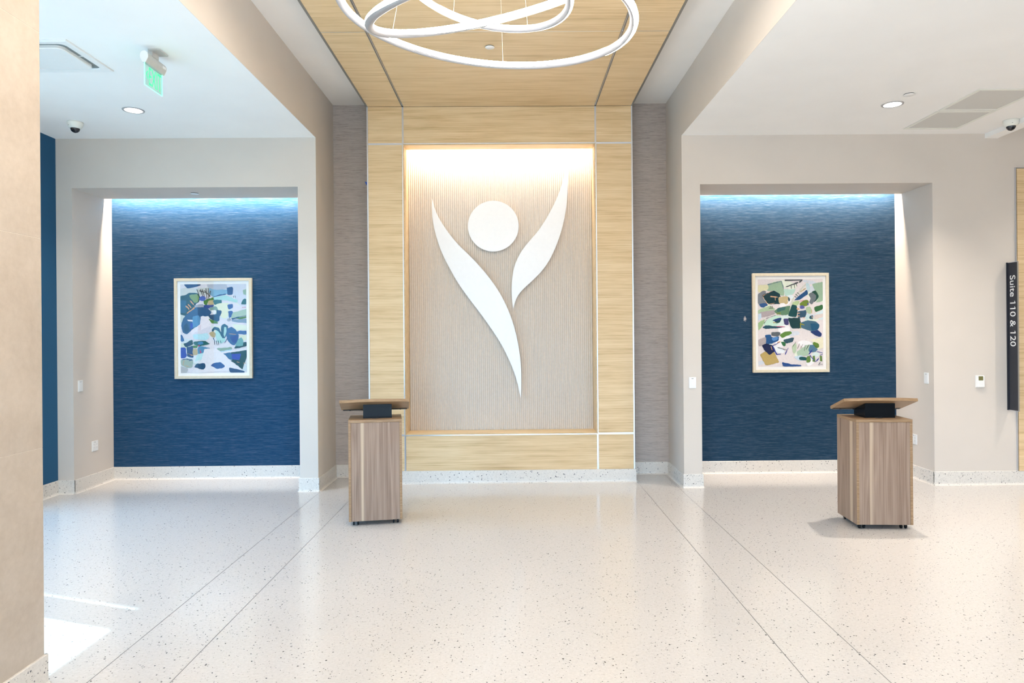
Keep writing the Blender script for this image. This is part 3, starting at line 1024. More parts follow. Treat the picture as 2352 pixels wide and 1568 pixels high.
NAVY, TEAL, DTEAL, AQUA, MINT, SAGE, LBLUE, BLUE, ROYAL = '#24528c', '#2c7a78', '#14585f', '#b4e2dc', '#c6e6d4', '#a9c6a8', '#8cbcd8', '#3a6fae', '#2c4cbc'
WHITE, GREY, GREEN, OLIVE, TAN, ORANGE, PINK, BLACK, CREAM = '#efeaee', '#b4bac6', '#5f9a45', '#8fb067', '#cdb98c', '#dca878', '#d8467a', '#4a4b50', '#e6ecd0'
left_art = [
    ('#dfe2dc', [(205, 250), (300, 230), (420, 240), (600, 230), (640, 300), (400, 330), (205, 350)]), (NAVY, [(263, 181), (470, 181), (465, 200), (300, 237)]),
    ('#c9ccd8', [(560, 185), (800, 183), (820, 240), (700, 270), (590, 240)]), ('#dcdfea', [(830, 183), (1072, 183), (1072, 480), (960, 440), (910, 320)]),
    (LBLUE, [(590, 235), (680, 262), (815, 255), (822, 310), (640, 352), (590, 300)]), ('#d6dfd6', [(208, 570), (270, 575), (290, 640), (240, 700), (208, 690)]),
    (DTEAL, [(205, 350), (290, 330), (320, 305), (430, 310), (460, 360), (440, 420), (390, 460), (395, 480), (280, 590), (205, 565)]), ('#2a6d92', [(205, 400), (280, 400), (275, 555), (205, 560)]),
    (OLIVE, [(330, 330), (420, 315), (450, 350), (440, 410), (400, 430), (350, 380)]), ('#5e78cc', [(455, 360), (500, 335), (545, 360), (520, 405), (465, 400)]),
    (GREEN, [(515, 400), (640, 360), (660, 390), (570, 410), (560, 460), (520, 440)]), (TAN, [(570, 410), (620, 395), (655, 410), (650, 460), (575, 460)]),
    (TEAL, [(640, 395), (748, 380), (750, 445), (660, 460)]), (NAVY, [(640, 345), (800, 308), (812, 320), (660, 353)]), (AQUA, [(650, 365), (800, 335), (950, 400), (945, 430), (800, 398), (660, 388)]),
    (CREAM, [(640, 470), (760, 440), (830, 440), (835, 600), (780, 640), (730, 600), (700, 520)]),
    (NAVY, [(820, 235), (890, 222), (905, 240), (890, 325), (830, 325)]), (SAGE, [(1030, 265), (1072, 250), (1072, 330), (1035, 320)]), (TEAL, [(1005, 450), (1030, 395), (1070, 378), (1072, 455)]),
    ('#3a68ac', [(825, 460), (895, 450), (900, 500), (840, 520)]), ('#3a68ac', [(835, 548), (895, 545), (905, 615), (850, 635)]), ('#3b58a4', [(505, 470), (530, 462), (650, 460), (630, 490), (540, 515), (500, 500)]),
    (GREY, [(390, 470), (500, 445), (510, 490), (420, 500)]), ('#2f6698', [(300, 590), (370, 510), (480, 500), (560, 520), (600, 570), (570, 610), (530, 620), (480, 610), (470, 720), (400, 750), (300, 835), (250, 810), (235, 720), (260, 640)]),
    ('#5a98c8', [(370, 620), (440, 600), (465, 640), (465, 710), (370, 760)]), (ROYAL, [(335, 700), (370, 700), (368, 770), (335, 780)]), ('#17527a', [(252, 740), (300, 700), (320, 800), (290, 828), (255, 805)]),
    ('#f1eaf0', [(470, 620), (520, 640), (580, 660), (610, 740), (430, 830), (380, 860), (350, 800), (470, 720)]), ('#e4e0ea', [(400, 830), (600, 750), (620, 800), (560, 850), (400, 880)]),
    ('#e8d9e4', [(440, 745), (480, 725), (475, 800), (440, 805)]), ('#8fb2a4', [(590, 500), (680, 480), (700, 530), (680, 590), (620, 560)]), ('#f0eef0', [(610, 530), (680, 535), (675, 580), (640, 580)]),
    ('#1f5a86', [(580, 590), (690, 590), (680, 530), (745, 540), (745, 570), (715, 620), (715, 670), (690, 680), (600, 640)]), (GREEN, [(580, 650), (690, 680), (700, 710), (620, 705)]), (WHITE, [(297, 655), (365, 658), (372, 680), (310, 674)]),
    ('#b9d3bd', [(900, 570), (1072, 520), (1072, 600), (880, 650)]), (GREEN, [(920, 640), (1072, 615), (1072, 640), (1000, 655)]), (NAVY, [(880, 645), (1072, 598), (1072, 607), (890, 655)]), ('#8fa8c0', [(880, 665), (1072, 650), (1074, 705), (900, 690)]),
    ('#b4b8c4', [(818, 650), (870, 645), (875, 680), (830, 685)]), ('#e8f0dc', [(900, 720), (1072, 740), (1074, 800), (940, 800)]),
    ('#2f6f8c', [(625, 800), (660, 755), (720, 775), (740, 830), (745, 740), (780, 718), (820, 745), (830, 800), (790, 900), (760, 905), (730, 860), (700, 800), (660, 790), (640, 830)]),
    (AQUA, [(680, 800), (720, 830), (760, 912), (790, 900), (800, 940), (740, 970), (690, 950), (670, 860)]), (AQUA, [(785, 755), (810, 760), (815, 820), (790, 895), (775, 860)]),
    ('#3a72aa', [(820, 790), (880, 765), (930, 800), (970, 870), (960, 930), (920, 995), (870, 980), (830, 930), (815, 870)]), ('#1f4fa0', [(860, 890), (960, 870), (950, 960), (900, 970)]),
    (BLUE, [(930, 825), (1000, 808), (1074, 815), (1074, 860), (960, 850)]), (CREAM, [(980, 870), (1074, 868), (1074, 930), (1020, 950)]), ('#78b8b8', [(960, 930), (1010, 900), (1030, 940), (1030, 1020), (930, 1020)]), (DTEAL, [(1030, 965), (1074, 960), (1072, 1020), (920, 1045), (930, 1020), (1030, 1012)]),
    (TAN, [(585, 835), (640, 815), (672, 850), (660, 900), (610, 880)]), ('#bfe6ee', [(380, 860), (560, 840), (580, 900), (530, 930), (390, 910)]), (BLUE, [(208, 855), (235, 870), (260, 940), (212, 945)]), (DTEAL, [(250, 980), (360, 925), (375, 985), (280, 1025)]),
    ('#17447c', [(270, 985), (330, 955), (340, 1000), (290, 1010)]), (TEAL, [(385, 950), (530, 945), (590, 980), (480, 1010), (390, 990)]), ('#4f94c4', [(440, 955), (500, 950), (510, 990), (440, 990)]), (ROYAL, [(212, 1030), (270, 1035), (290, 1140), (270, 1165), (212, 1165)]),
    (NAVY, [(290, 1030), (370, 1010), (365, 1110), (380, 1160), (300, 1150)]), ('#5f9ec4', [(460, 1010), (590, 1040), (560, 1100), (440, 1110), (440, 1040)]), (GREEN, [(370, 1005), (440, 1000), (430, 1035), (370, 1038)]), (TAN, [(370, 1055), (425, 1048), (432, 1120), (375, 1130)]),
    ('#c6ecec', [(440, 1120), (530, 1100), (520, 1180), (430, 1200), (400, 1220)]), (PINK, [(440, 1000), (460, 995), (462, 1015), (445, 1018)]), (PINK, [(460, 1050), (480, 1085), (485, 1105), (470, 1105)]), ('#b4c8ba', [(215, 1200), (300, 1180), (370, 1195), (360, 1290), (300, 1300), (220, 1260)]),
    ('#c8c8ca', [(215, 1280), (310, 1310), (290, 1367), (215, 1367)]), ('#a0bea8', [(690, 1040), (880, 1030), (880, 1060), (700, 1085)]), ('#bfe0ee', [(700, 1090), (880, 1060), (860, 1090), (740, 1130)]), ('#3a7aaa', [(770, 1110), (900, 1085), (890, 1205), (830, 1178)]),
    (DTEAL, [(880, 1095), (1000, 1075), (1077, 1075), (1077, 1150), (1015, 1320), (860, 1210), (900, 1200)]), (ROYAL, [(885, 1120), (1000, 1120), (985, 1200), (890, 1190)]), ('#f0ecf0', [(540, 1060), (680, 1060), (760, 1120), (840, 1200), (1000, 1320), (700, 1340), (380, 1360), (500, 1200)]),
    ('#1f5a86', [(390, 1290), (420, 1255), (500, 1243), (535, 1250), (530, 1300), (505, 1325)]), ('#2f68ac', [(610, 1270), (650, 1240), (740, 1232), (790, 1280), (760, 1305), (690, 1312)]), ('#24588c', [(850, 1305), (930, 1320), (1050, 1350), (1050, 1368), (870, 1368)]),
    (WHITE, [(720, 1100), (1072, 1045), (1072, 1068), (760, 1112)])]
for a, b in (((425, 250), (455, 330)), ((470, 250), (505, 345)), ((495, 250), (525, 350)), ((545, 238), (560, 400)), ((575, 236), (582, 375)), ((605, 270), (590, 350)), ((525, 265), (600, 350)), ((455, 265), (545, 300))):
    left_art.append(('#6a655f', stroke(a, b, 11)))
for a, b in (((335, 395), (385, 458)), ((308, 445), (352, 502)), ((280, 465), (328, 522)), ((292, 572), (395, 495))):
    left_art.append((ORANGE, stroke(a, b, 18)))
for a, b in (((655, 950), (660, 995)), ((680, 940), (690, 1000)), ((705, 940), (710, 995)), ((735, 940), (742, 972)), ((905, 340), (908, 365)), ((927, 340), (930, 365))):
    left_art.append((BLACK, stroke(a, b, 9)))
for a, b in (((235, 1190), (300, 1178)), ((290, 1185), (360, 1190)), ((320, 1205), (370, 1195)), ((640, 900), (662, 952)), ((790, 975), (830, 900))):
    left_art.append((NAVY, stroke(a, b, 10)))
for a, b in (((300, 1105), (375, 1140)), ((240, 1255), (345, 1297)), ((240, 1255), (262, 1195)), ((850, 848), (940, 858)), ((1042, 1236), (1046, 1256)), ((1062, 1236), (1066, 1256)), ((950, 1225), (985, 1235))):
    left_art.append((ORANGE, stroke(a, b, 7)))
for a, b in (((1025, 490), (1028, 504)), ((1042, 490), (1045, 504)), ((1060, 488), (1063, 502))):
    left_art.append((PINK, stroke(a, b, 7)))

right_art = [
    (SAGE, [(370, 240), (545, 195), (570, 290), (575, 390), (510, 370), (470, 320), (370, 330)]), ('#e4dfb8', [(240, 250), (365, 245), (370, 300), (270, 350), (238, 330)]), ('#8d949e', [(235, 380), (300, 330), (350, 340), (300, 410), (355, 500), (260, 510), (238, 470)]),
    ('#0f4650', [(300, 390), (440, 330), (520, 370), (545, 470), (510, 500), (380, 500)]), ('#2f6068', [(590, 395), (650, 415), (665, 450), (640, 475), (630, 405)]), (TAN, [(512, 415), (632, 408), (628, 500), (605, 512), (580, 485), (525, 495)]),
    ('#bfe0d2', [(580, 310), (730, 310), (700, 370), (600, 390)]), (SAGE, [(960, 250), (1090, 220), (1092, 460), (1000, 480), (1040, 420), (1000, 340)]), ('#1d5b4c', [(950, 350), (1000, 330), (1040, 400), (1020, 450), (980, 480)]),
    ('#d8d8cc', [(640, 640), (690, 440), (860, 240), (905, 220), (720, 420), (670, 620)]), ('#7c858c', [(905, 380), (950, 358), (1005, 390), (1000, 440), (950, 510), (915, 480), (940, 430)]), ('#1f5a92', [(715, 455), (880, 320), (900, 370), (830, 420), (790, 445)]),
    (TAN, [(790, 340), (870, 285), (872, 305), (800, 350)]), ('#c4dce2', [(870, 225), (920, 240), (925, 300), (905, 350), (880, 300)]), ('#bcd09c', [(690, 490), (760, 460), (790, 470), (760, 530), (700, 520)]), ('#7f9838', [(790, 500), (840, 460), (900, 455), (910, 495), (880, 530), (800, 535)]),
    ('#6264ac', [(790, 530), (850, 530), (850, 570), (800, 575)]), ('#6264ac', [(885, 490), (912, 500), (900, 535)]), ('#10585c', [(690, 520), (750, 530), (760, 600), (740, 680), (640, 660)]), ('#33607c', [(760, 610), (880, 590), (870, 680), (770, 690)]),
    ('#b8cca8', [(870, 560), (920, 540), (960, 600), (930, 640), (880, 620)]), ('#3f8048', [(980, 550), (1092, 518), (1097, 575), (1000, 615)]), ('#d4e6ea', [(1000, 640), (1097, 590), (1098, 720), (990, 700)]), ('#e3d3cc', [(990, 660), (1097, 640), (1097, 690), (985, 715)]),
    ('#2f5f9a', [(255, 505), (330, 490), (370, 515), (300, 550), (260, 530)]), ('#b4cca8', [(240, 590), (380, 530), (460, 570), (440, 590), (240, 630)]), ('#bdb0b4', [(270, 615), (450, 590), (460, 640), (290, 685)]), ('#6f9a78', [(455, 600), (520, 560), (655, 530), (640, 640), (560, 655), (480, 630)]),
    ('#3f7a78', [(500, 560), (600, 545), (590, 590), (490, 605)]), (MINT, [(310, 770), (370, 710), (470, 665), (540, 680), (545, 720), (480, 790), (380, 800)]), ('#23448c', [(425, 725), (540, 685), (550, 710), (480, 740)]), (DTEAL, [(450, 740), (545, 715), (520, 760), (470, 765)]),
    (TAN, [(435, 745), (490, 755), (440, 765)]), ('#c4d8ea', [(240, 640), (280, 625), (285, 690), (240, 730)]), ('#a8c894', [(240, 760), (330, 710), (300, 790), (250, 860)]), ('#2f6478', [(300, 820), (340, 795), (590, 815), (480, 830), (330, 835)]),
    ('#4a4a84', [(575, 710), (640, 700), (640, 785), (590, 780)]), ('#104a50', [(640, 700), (790, 700), (800, 830), (690, 830), (660, 780)]), ('#4a7690', [(810, 760), (880, 735), (1000, 750), (1045, 790), (1030, 850), (960, 870), (880, 850), (815, 820)]), ('#0f5f86', [(930, 770), (1045, 782), (1030, 850), (950, 862)]),
    ('#1c3c80', [(930, 880), (1030, 860), (1075, 910), (1065, 950), (1020, 940), (960, 905)]), ('#737a80', [(420, 885), (510, 880), (540, 900), (510, 940), (420, 930)]), ('#6f9c48', [(530, 920), (600, 880), (670, 875), (690, 900), (640, 930), (560, 960)]), ('#24609c', [(340, 925), (410, 920), (420, 960), (510, 945), (510, 990), (460, 1020), (350, 1045)]),
    ('#5a90cc', [(420, 960), (500, 945), (500, 985), (430, 1000)]), ('#c0b4b4', [(245, 990), (335, 950), (345, 1030), (250, 1075)]), ('#3a6474', [(575, 990), (710, 960), (700, 1010), (610, 1040)]), ('#3a8450', [(540, 1015), (600, 1020), (600, 1075), (560, 1060)]),
    ('#17285c', [(295, 1065), (350, 1040), (430, 1065), (460, 1130), (395, 1200), (330, 1130)]), ('#c9ae6c', [(275, 1190), (340, 1145), (395, 1200), (440, 1150), (510, 1285), (350, 1325)]), ('#c0d4b4', [(690, 1080), (740, 1030), (750, 1110), (730, 1170), (700, 1160)]), ('#b4ceb4', [(760, 1150), (870, 1070), (920, 1060), (900, 1200), (770, 1200)]),
    ('#ece4c8', [(930, 1000), (1098, 960), (1100, 1100), (1040, 1120), (960, 1010)]), ('#5a86a4', [(905, 1120), (930, 1060), (970, 1060), (1030, 1120), (1000, 1150), (920, 1160)]), ('#6f9434', [(965, 1030), (990, 1015), (1045, 1050), (1045, 1090), (1010, 1105), (970, 1060)]), ('#c8dcea', [(720, 1220), (800, 1200), (880, 1260), (780, 1270)]),
    ('#17686c', [(785, 1220), (880, 1225), (880, 1268), (790, 1260)]), ('#6f9444', [(885, 1220), (930, 1210), (935, 1290), (880, 1295)]), ('#6f9444', [(965, 1210), (990, 1205), (1000, 1290), (960, 1285)]), ('#6f9444', [(1055, 1205), (1085, 1210), (1090, 1285), (1060, 1280)]),
    ('#22549c', [(565, 1290), (680, 1320), (805, 1330), (805, 1345), (580, 1348)]), ('#2f6a80', [(915, 670), (965, 660), (965, 715), (920, 710)]), ('#c8e0e0', [(870, 660), (900, 635), (925, 660), (900, 725), (865, 710)])]
for a, b, w0 in (((590, 185), (825, 182), 20), ((822, 185), (775, 218), 18), ((765, 215), (610, 275), 16)):
    right_art.append(('#5c6266', stroke(a, b, w0)))
for a, b in (((720, 400), (748, 422)), ((735, 372), (765, 402)), ((755, 350), (788, 380)), ((675, 260), (680, 300)), ((715, 245), (722, 295)), ((745, 238), (750, 270)), ((380, 560), (440, 560)), ((405, 530), (408, 560)), ((425, 530), (428, 560))):
    right_art.append((BLACK, stroke(a, b, 8)))
for a, b, w0 in (((300, 390), (430, 330), 7), ((300, 400), (360, 505), 7), ((400, 402), (495, 412), 16), ((462, 400), (466, 455), 9), ((750, 565), (785, 580), 26), ((755, 630), (790, 630), 13), ((755, 668), (790, 668), 13), ((835, 690), (858, 692), 13), ((945, 590), (950, 635), 9), ((950, 670), (955, 700), 9), ((375, 508), (455, 492), 8), ((490, 1030), (540, 1010), 20), ((410, 1075), (425, 1125), 9)):
    right_art.append(('#e0b08a', stroke(a, b, w0)))
for a, b, w0 in (((430, 1070), (490, 1188), 12), ((480, 1186), (542, 1180), 13), ((595, 1192), (640, 1095), 12), ((430, 1070), (520, 1020), 8), ((925, 1200), (1000, 1290), 12), ((1000, 1290), (1050, 1230), 12), ((912, 1190), (958, 1120), 14), ((1020, 1150), (1095, 1170), 8), ((1060, 1200), (1095, 1185), 8), ((545, 195), (575, 300), 4), ((370, 245), (545, 195), 4)):
    right_art.append(('#2f3fa8', stroke(a, b, w0)))
for a, b in (((760, 1110), (790, 1040)), ((800, 1110), (830, 1050)), ((850, 1140), (862, 1060)), ((870, 1130), (920, 1045)), ((700, 1080), (740, 1015)), ((500, 1090), (620, 1130)), ((310, 770), (365, 705))):
    right_art.append(('#5a4a48', stroke(a, b, 6)))
for a, b, w0 in (((490, 622), (490, 650), 9), ((510, 620), (510, 648), 9), ((530, 618), (530, 646), 9), ((800, 760), (800, 838), 12), ((790, 772), (855, 792), 14)):
    right_art.append(('#b8b034', stroke(a, b, w0)))
for a, b, w0 in (((485, 808), (590, 812), 9), ((790, 468), (845, 458), 7)):
    right_art.append((PINK, stroke(a, b, w0)))
for a, b in (((1035, 1330), (1062, 1292)), ((1062, 1292), (1048, 1338)), ((1064, 1325), (1082, 1320)), ((1082, 1330), (1095, 1318)), ((345, 700), (470, 655)), ((970, 1058), (1030, 1098))):
    right_art.append((DTEAL, stroke(a, b, 5)))


def framed_print(center, W, H, u0, v0, du, dv, skew, shapes, base, label, gain):
    """local frame: x right, z up, front towards -y; print drawn as thin paint layers"""
    root = empty('framed_print', center)
    tag(root, label, 'picture', 'framed abstract prints in the niches')
    fw, fd = 0.034, 0.036
    for (x0, x1, z0, z1) in ((-W / 2, -W / 2 + fw, -H / 2, H / 2), (W / 2 - fw, W / 2, -H / 2, H / 2),
                             (-W / 2 + fw, W / 2 - fw, H / 2 - fw, H / 2), (-W / 2 + fw, W / 2 - fw, -H / 2, -H / 2 + fw)):
        MB().bbox(x0, x1, -fd, 0, z0, z1, 0.002).build('frame_rail', 'pale_frame', root)
    MB().box(-W / 2 + fw, W / 2 - fw, -0.014, -0.002, -H / 2 + fw, H / 2 - fw).build('mat_board', 'mat_board', root)
    pw, ph = W - 2 * 0.071, H - 2 * 0.072
    rng = random.Random(len(shapes))
    wash = []
    for k in range(26):                         # pale ground washes under the strokes
        wx, wy = u0 + du * rng.uniform(0.05, 0.95), v0 + dv * rng.uniform(0.04, 0.96)
        ra, rb, sl = rng.uniform(50, 150), rng.uniform(25, 70), rng.uniform(-0.4, 0.4)
        wash.append((rng.choice(('#e9eef2', '#dfe9ee', '#f1e8ee', '#dceae6', '#e9eedc', '#f3f0f2', '#d8dde6')),
                     [(wx + ra * math.cos(a * PI / 5) * rng.uniform(0.8, 1.1), wy + rb * math.sin(a * PI / 5) * rng.uniform(0.8, 1.1) + sl * ra * math.cos(a * PI / 5)) for a in range(10)]))
    shapes = wash + shapes
    cols = [base] + sorted({c for c, _ in shapes})
    mb = MB().box(-pw / 2, pw / 2, -0.0156, -0.014, -ph / 2, ph / 2)
    for k, (c, pts) in enumerate(shapes):
        cx0 = sum(p[0] for p in pts) / len(pts)
        cy0 = sum(p[1] for p in pts) / len(pts)
        big = max(p[0] for p in pts) - min(p[0] for p in pts) > 45 and max(p[1] for p in pts) - min(p[1] for p in pts) > 28
        if big:                                 # brushed, slightly ragged outline
            ex_ = []
            for i0 in range(len(pts)):
                a, b = pts[i0], pts[(i0 + 1) % len(pts)]
                n0 = max(1, int(math.hypot(b[0] - a[0], b[1] - a[1]) / 11))
                for t0 in range(n0):
                    u0_ = t0 / n0
                    ex_.append((a[0] + (b[0] - a[0]) * u0_ + rng.uniform(-5, 5), a[1] + (b[1] - a[1]) * u0_ + rng.uniform(-5, 5)))
            for _ in range(2):                  # only the tips are worn round
                ex_ = [((ex_[i0 - 1][0] + 2 * ex_[i0][0] + ex_[(i0 + 1) % len(ex_)][0]) / 4,
                        (ex_[i0 - 1][1] + 2 * ex_[i0][1] + ex_[(i0 + 1) % len(ex_)][1]) / 4) for i0 in range(len(ex_))]
            pts = [(cx0 + (x - cx0) * 1.10 + rng.uniform(-2, 2), cy0 + (y - cy0) * 1.10 + rng.uniform(-2, 2)) for x, y in ex_]
        q = []
        for (x, y) in pts:
            v = min(1, max(0, (y - v0) / dv))
            u = min(1, max(0, (x - u0 - skew * v) / du))
            q.append(((u - 0.5) * pw, -0.0158 - 0.00004 * k, (0.5 - v) * ph))
        mb.add(q, [tuple(range(len(q)))], cols.index(c))
    pr = mb.build('art_print', [hexmat(c, gain) for c in cols], root, fix=False)
    MB().box(-W / 2 + fw, W / 2 - fw, -0.0275, -0.0255, -H / 2 + fw, H / 2 - fw).build('glazing', 'picture_glass', root)
    return root


pc1 = at_y(490.3, 754, 8.48)
pc2 = at_y(1816, 741, 8.48)
framed_print((pc1.x, YB, pc1.z), 0.955, 1.240, 205, 181, 868, 1188, 8, left_art, '#ebe6ec', 'framed blue and aqua abstract print in the left niche', 0.86)
framed_print((pc2.x, YB, pc2.z), 0.955, 1.235, 233, 168, 860, 1182, 12, right_art, '#e8dedd', 'framed green and teal abstract print in the right niche', 1.0)


# ------------------------------------------------------------------ switches, outlets, thermostat
def switch_plate(name, loc, rz, w, h, kind, label, cat, group):
    """front faces local -y"""
    root = empty(name, loc, rz)
    tag(root, label, cat, group)
    MB().bbox(-w / 2, w / 2, -0.008, 0, -h / 2, h / 2, 0.0025).build('cover_plate', 'white_plastic', root)
    if kind == 'dimmer':
        MB().bbox(-0.020, 0.020, -0.0105, -0.007, -0.040, 0.034, 0.001).build('paddle', 'white_plastic', root)
        MB().box(-0.012, 0.010, -0.0092, -0.0078, 0.044, 0.0485).build('slider_slot', 'dark_gap', root)
    elif kind == 'outlet':
        for sx in (-1, 1):
            d = MB().bbox(sx * 0.026 - 0.017, sx * 0.026 + 0.017, -0.0100, -0.007, -0.034, 0.034, 0.001).build('receptacle', 'white_plastic', root)
            for z in (-0.018, 0.018):
                for ox in (-0.008, 0.006):
                    MB().box(sx * 0.026 + ox, sx * 0.026 + ox + 0.002, -0.0104, -0.0098, z - 0.004, z + 0.004).build('socket_slot', 'dark_gap', d)
        MB().box(-0.018, 0.004, -0.0092, -0.0078, 0.044, 0.048).build('indicator', 'dark_gap', root)
    else:
        MB().bbox(-w / 2 + 0.004, w / 2 - 0.004, -0.026, -0.006, -h / 2 + 0.004, h / 2 - 0.004, 0.004).build('housing', 'white_plastic', root)
        MB().box(-0.026, 0.026, -0.0268, -0.0255, 0.012, 0.060).build('screen', 'lcd', root)
    return root


def on_x(px, py, X):
    d = ray(px, py)
    return Vector((0, 0, EYE)) + d * (X / d.x)


p = on_x(184, 886, XN1)
switch_plate('dimmer_switch', p, R(90), 0.082, 0.128, 'dimmer', 'white dimmer switch on the side wall of the left niche', 'switch', 'dimmer switches')
p = on_x(217.5, 1023.5, XN1)
switch_plate('wall_outlet', p, R(90), 0.115, 0.120, 'outlet', 'white double outlet low in the left niche', 'outlet', 'double outlets')
p = on_x(2128.5, 868, XM2)
switch_plate('dimmer_switch', p, R(-90), 0.082, 0.128, 'dimmer', 'white dimmer switch on the side wall of the right niche', 'switch', 'dimmer switches')
p = on_x(2100.5, 1008, XM2)
switch_plate('wall_outlet', p, R(-90), 0.115, 0.120, 'outlet', 'white double outlet low in the right niche behind the lectern', 'outlet', 'double outlets')
p = at_y(1590.5, 878.5, YW)
switch_plate('dimmer_switch', p, 0, 0.080, 0.126, 'dimmer', 'white dimmer switch on the front of the right column', 'switch', 'dimmer switches')
p = at_y(2249.5, 875.5, YW)
switch_plate('thermostat', p, 0, 0.096, 0.136, 'thermostat', 'white thermostat with small screen on the right wall', 'thermostat', None)

# ------------------------------------------------------------------ suite blade sign and oak panel at the right edge
X0S = 5.644
p0, p1 = at_y(2320.5, 603, YW), at_y(2323.5, 941, YW)
zs1, zs0 = p0.z, p1.z
sg = empty('blade_sign', (X0S, YW, (zs0 + zs1) / 2))
tag(sg, 'dark blade sign with white lettering Suite 110 & 120 on the right wall', 'sign')
hh = (zs1 - zs0) / 2
MB().bbox(0.004, 0.014, -0.160, 0, -hh, hh, 0.0015).build('sign_blade', 'sign_navy', sg)
MB().box(-0.006, 0.022, -0.014, 0, -hh, hh).build('wall_bracket', 'sign_navy', sg)
MB().box(0.0025, 0.0155, -0.163, -0.158, -hh, hh).build('edge_strip', 'dark_trim', sg)
for z in (-hh, hh - 0.004):
    MB().box(0.002, 0.016, -0.162, -0.012, z - 0.002, z + 0.005).build('end_cap', 'steel_trim', sg)
mes = letters('Suite 110 & 120', 0.123, 0.001)
tl0 = min(v.co.x for m_ in mes for v in m_.vertices)
tl1 = max(v.co.x for m_ in mes for v in m_.vertices)
tgt = (at_y(2331, 795, 7.65).z, at_y(2331, 632, 7.65).z)
sc = (tgt[1] - tgt[0]) / (tl1 - tl0)
for m_ in mes:
    m_.materials.append(M['sign_letter'])
    tx = bpy.data.objects.new('letter', m_)
    COL.objects.link(tx)
    tx.parent = sg
    # text x axis -> -z (reads downward), text y axis -> towards the wall's front, normal -> -x
    tx.matrix_local = (Matrix(((0, 0, -1, 0.0035), (0, -1, 0, -0.048), (-1, 0, 0, tgt[1] - sg.location.z), (0, 0, 0, 1)))
                       @ Matrix.Diagonal((sc, 0.93 * sc, 1, 1)) @ Matrix.Translation((-tl0, 0, 0)))

zt = at_y(2341, 385, YW).z
XPAN = 5.742
wp = empty('oak_wall_panel', (XPAN, YW, ZB))
tag(wp, 'pale oak wall panel with steel edge trim at the right edge', 'wall panel')
MB().bbox(0.016, 1.2, -0.018, 0, 0.0, zt - ZB - 0.014, 0.001).build('panel', 'oak', wp)
MB().box(0.0, 0.004, -0.020, 0, 0.0, zt - ZB).build('trim_strip', 'steel_trim', wp)
MB().box(0.004, 0.016, -0.008, 0, 0.0, zt - ZB - 0.004).build('trim_strip', 'dark_trim', wp)
MB().box(0.004, 1.2, -0.020, 0, zt - ZB - 0.004, zt - ZB).build('trim_strip', 'steel_trim', wp)
MB().box(0.016, 1.2, -0.008, 0, zt - ZB - 0.014, zt - ZB - 0.004).build('trim_strip', 'dark_trim', wp)

# ------------------------------------------------------------------ ceiling fittings
def downlight(x, y, label, power, spread=112):
    root = empty('downlight', (x, y, HL))
    tag(root, label, 'downlight', 'recessed ceiling downlights')
    MB().lathe([(0.081, -0.001), (0.081, -0.006), (0.099, -0.005), (0.101, 0.0), (0.094, 0.0)], 40).build('trim_ring', 'lamp_body', root, fix=True)
    MB().lathe([(0.0808, -0.0035), (0.0808, -0.001)], 40).build('lens', 'down_glow', root)
    a = area('lamp', (0, 0, -0.012), (0, 0, -1), 0.11, 0.11, power, WARM, 'DISK', spread)
    a.parent = root
    return root


dn = at_z(306.5, 253, HL)
downlight(dn.x, dn.y, 'round recessed downlight in the left ceiling near the dome camera', 20)
dr = at_z(2050, 239.5, HL)
downlight(dr.x, dr.y, 'round recessed downlight in the right ceiling beside the vent grilles', 42)
n = 0
for y in (4.15, 1.55, -1.05):
    for x in (dn.x, dr.x):
        n += 1
        downlight(x, y, 'round recessed downlight out of view, %s row on the %s' % ({4.15: 'second', 1.55: 'third', -1.05: 'fourth'}[y], 'left' if x < 0 else 'right'), 24 if x < 0 else 18)
for y in (6.0, 3.0):
    r_ = downlight(7.0, y, 'round recessed downlight in the raised ceiling out of view, %s' % ('far' if y > 4 else 'near'), 42)
    r_.location.z = 4.62


for y in (4.85, 2.55, 0.25):  # added unseen lamps that brighten the bulkheads and column returns
    for x in (-1.05, 0.80):
        r_ = downlight(x, y, 'added fill downlight in the oak ceiling out of view, %s pair, %s' % ({4.85: 'first', 2.55: 'second', 0.25: 'third'}[y], 'left' if x < 0 else 'right'), 20, 176)
        r_.location.z = HW


def cap(loc, dia, label):
    root = empty('sprinkler_cover', loc)
    tag(root, label, 'sprinkler cover', 'concealed sprinkler covers')
    r = dia / 2
    MB().lathe([(r * 0.9, 0.0), (r * 0.9, -0.006)], 32).build('cup', 'dark_gap', root)
    MB().lathe([(r * 0.97, -0.006), (r, -0.0075), (r, -0.009), (r * 0.97, -0.010)], 32).build('cover_disc', 'white_plastic', root)


p = at_z(1125, 107, HW)
cap((p.x, p.y, HW), 0.088, 'white round sprinkler cover in the oak ceiling')
p = at_z(2088, 216, HL)
cap((p.x, p.y, HL), 0.100, 'white round sprinkler cover behind the right downlight')
p = at_z(447, 443.5, HN)
cap((p.x, p.y, HN), 0.092, 'white round sprinkler cover in the soffit of the left niche')


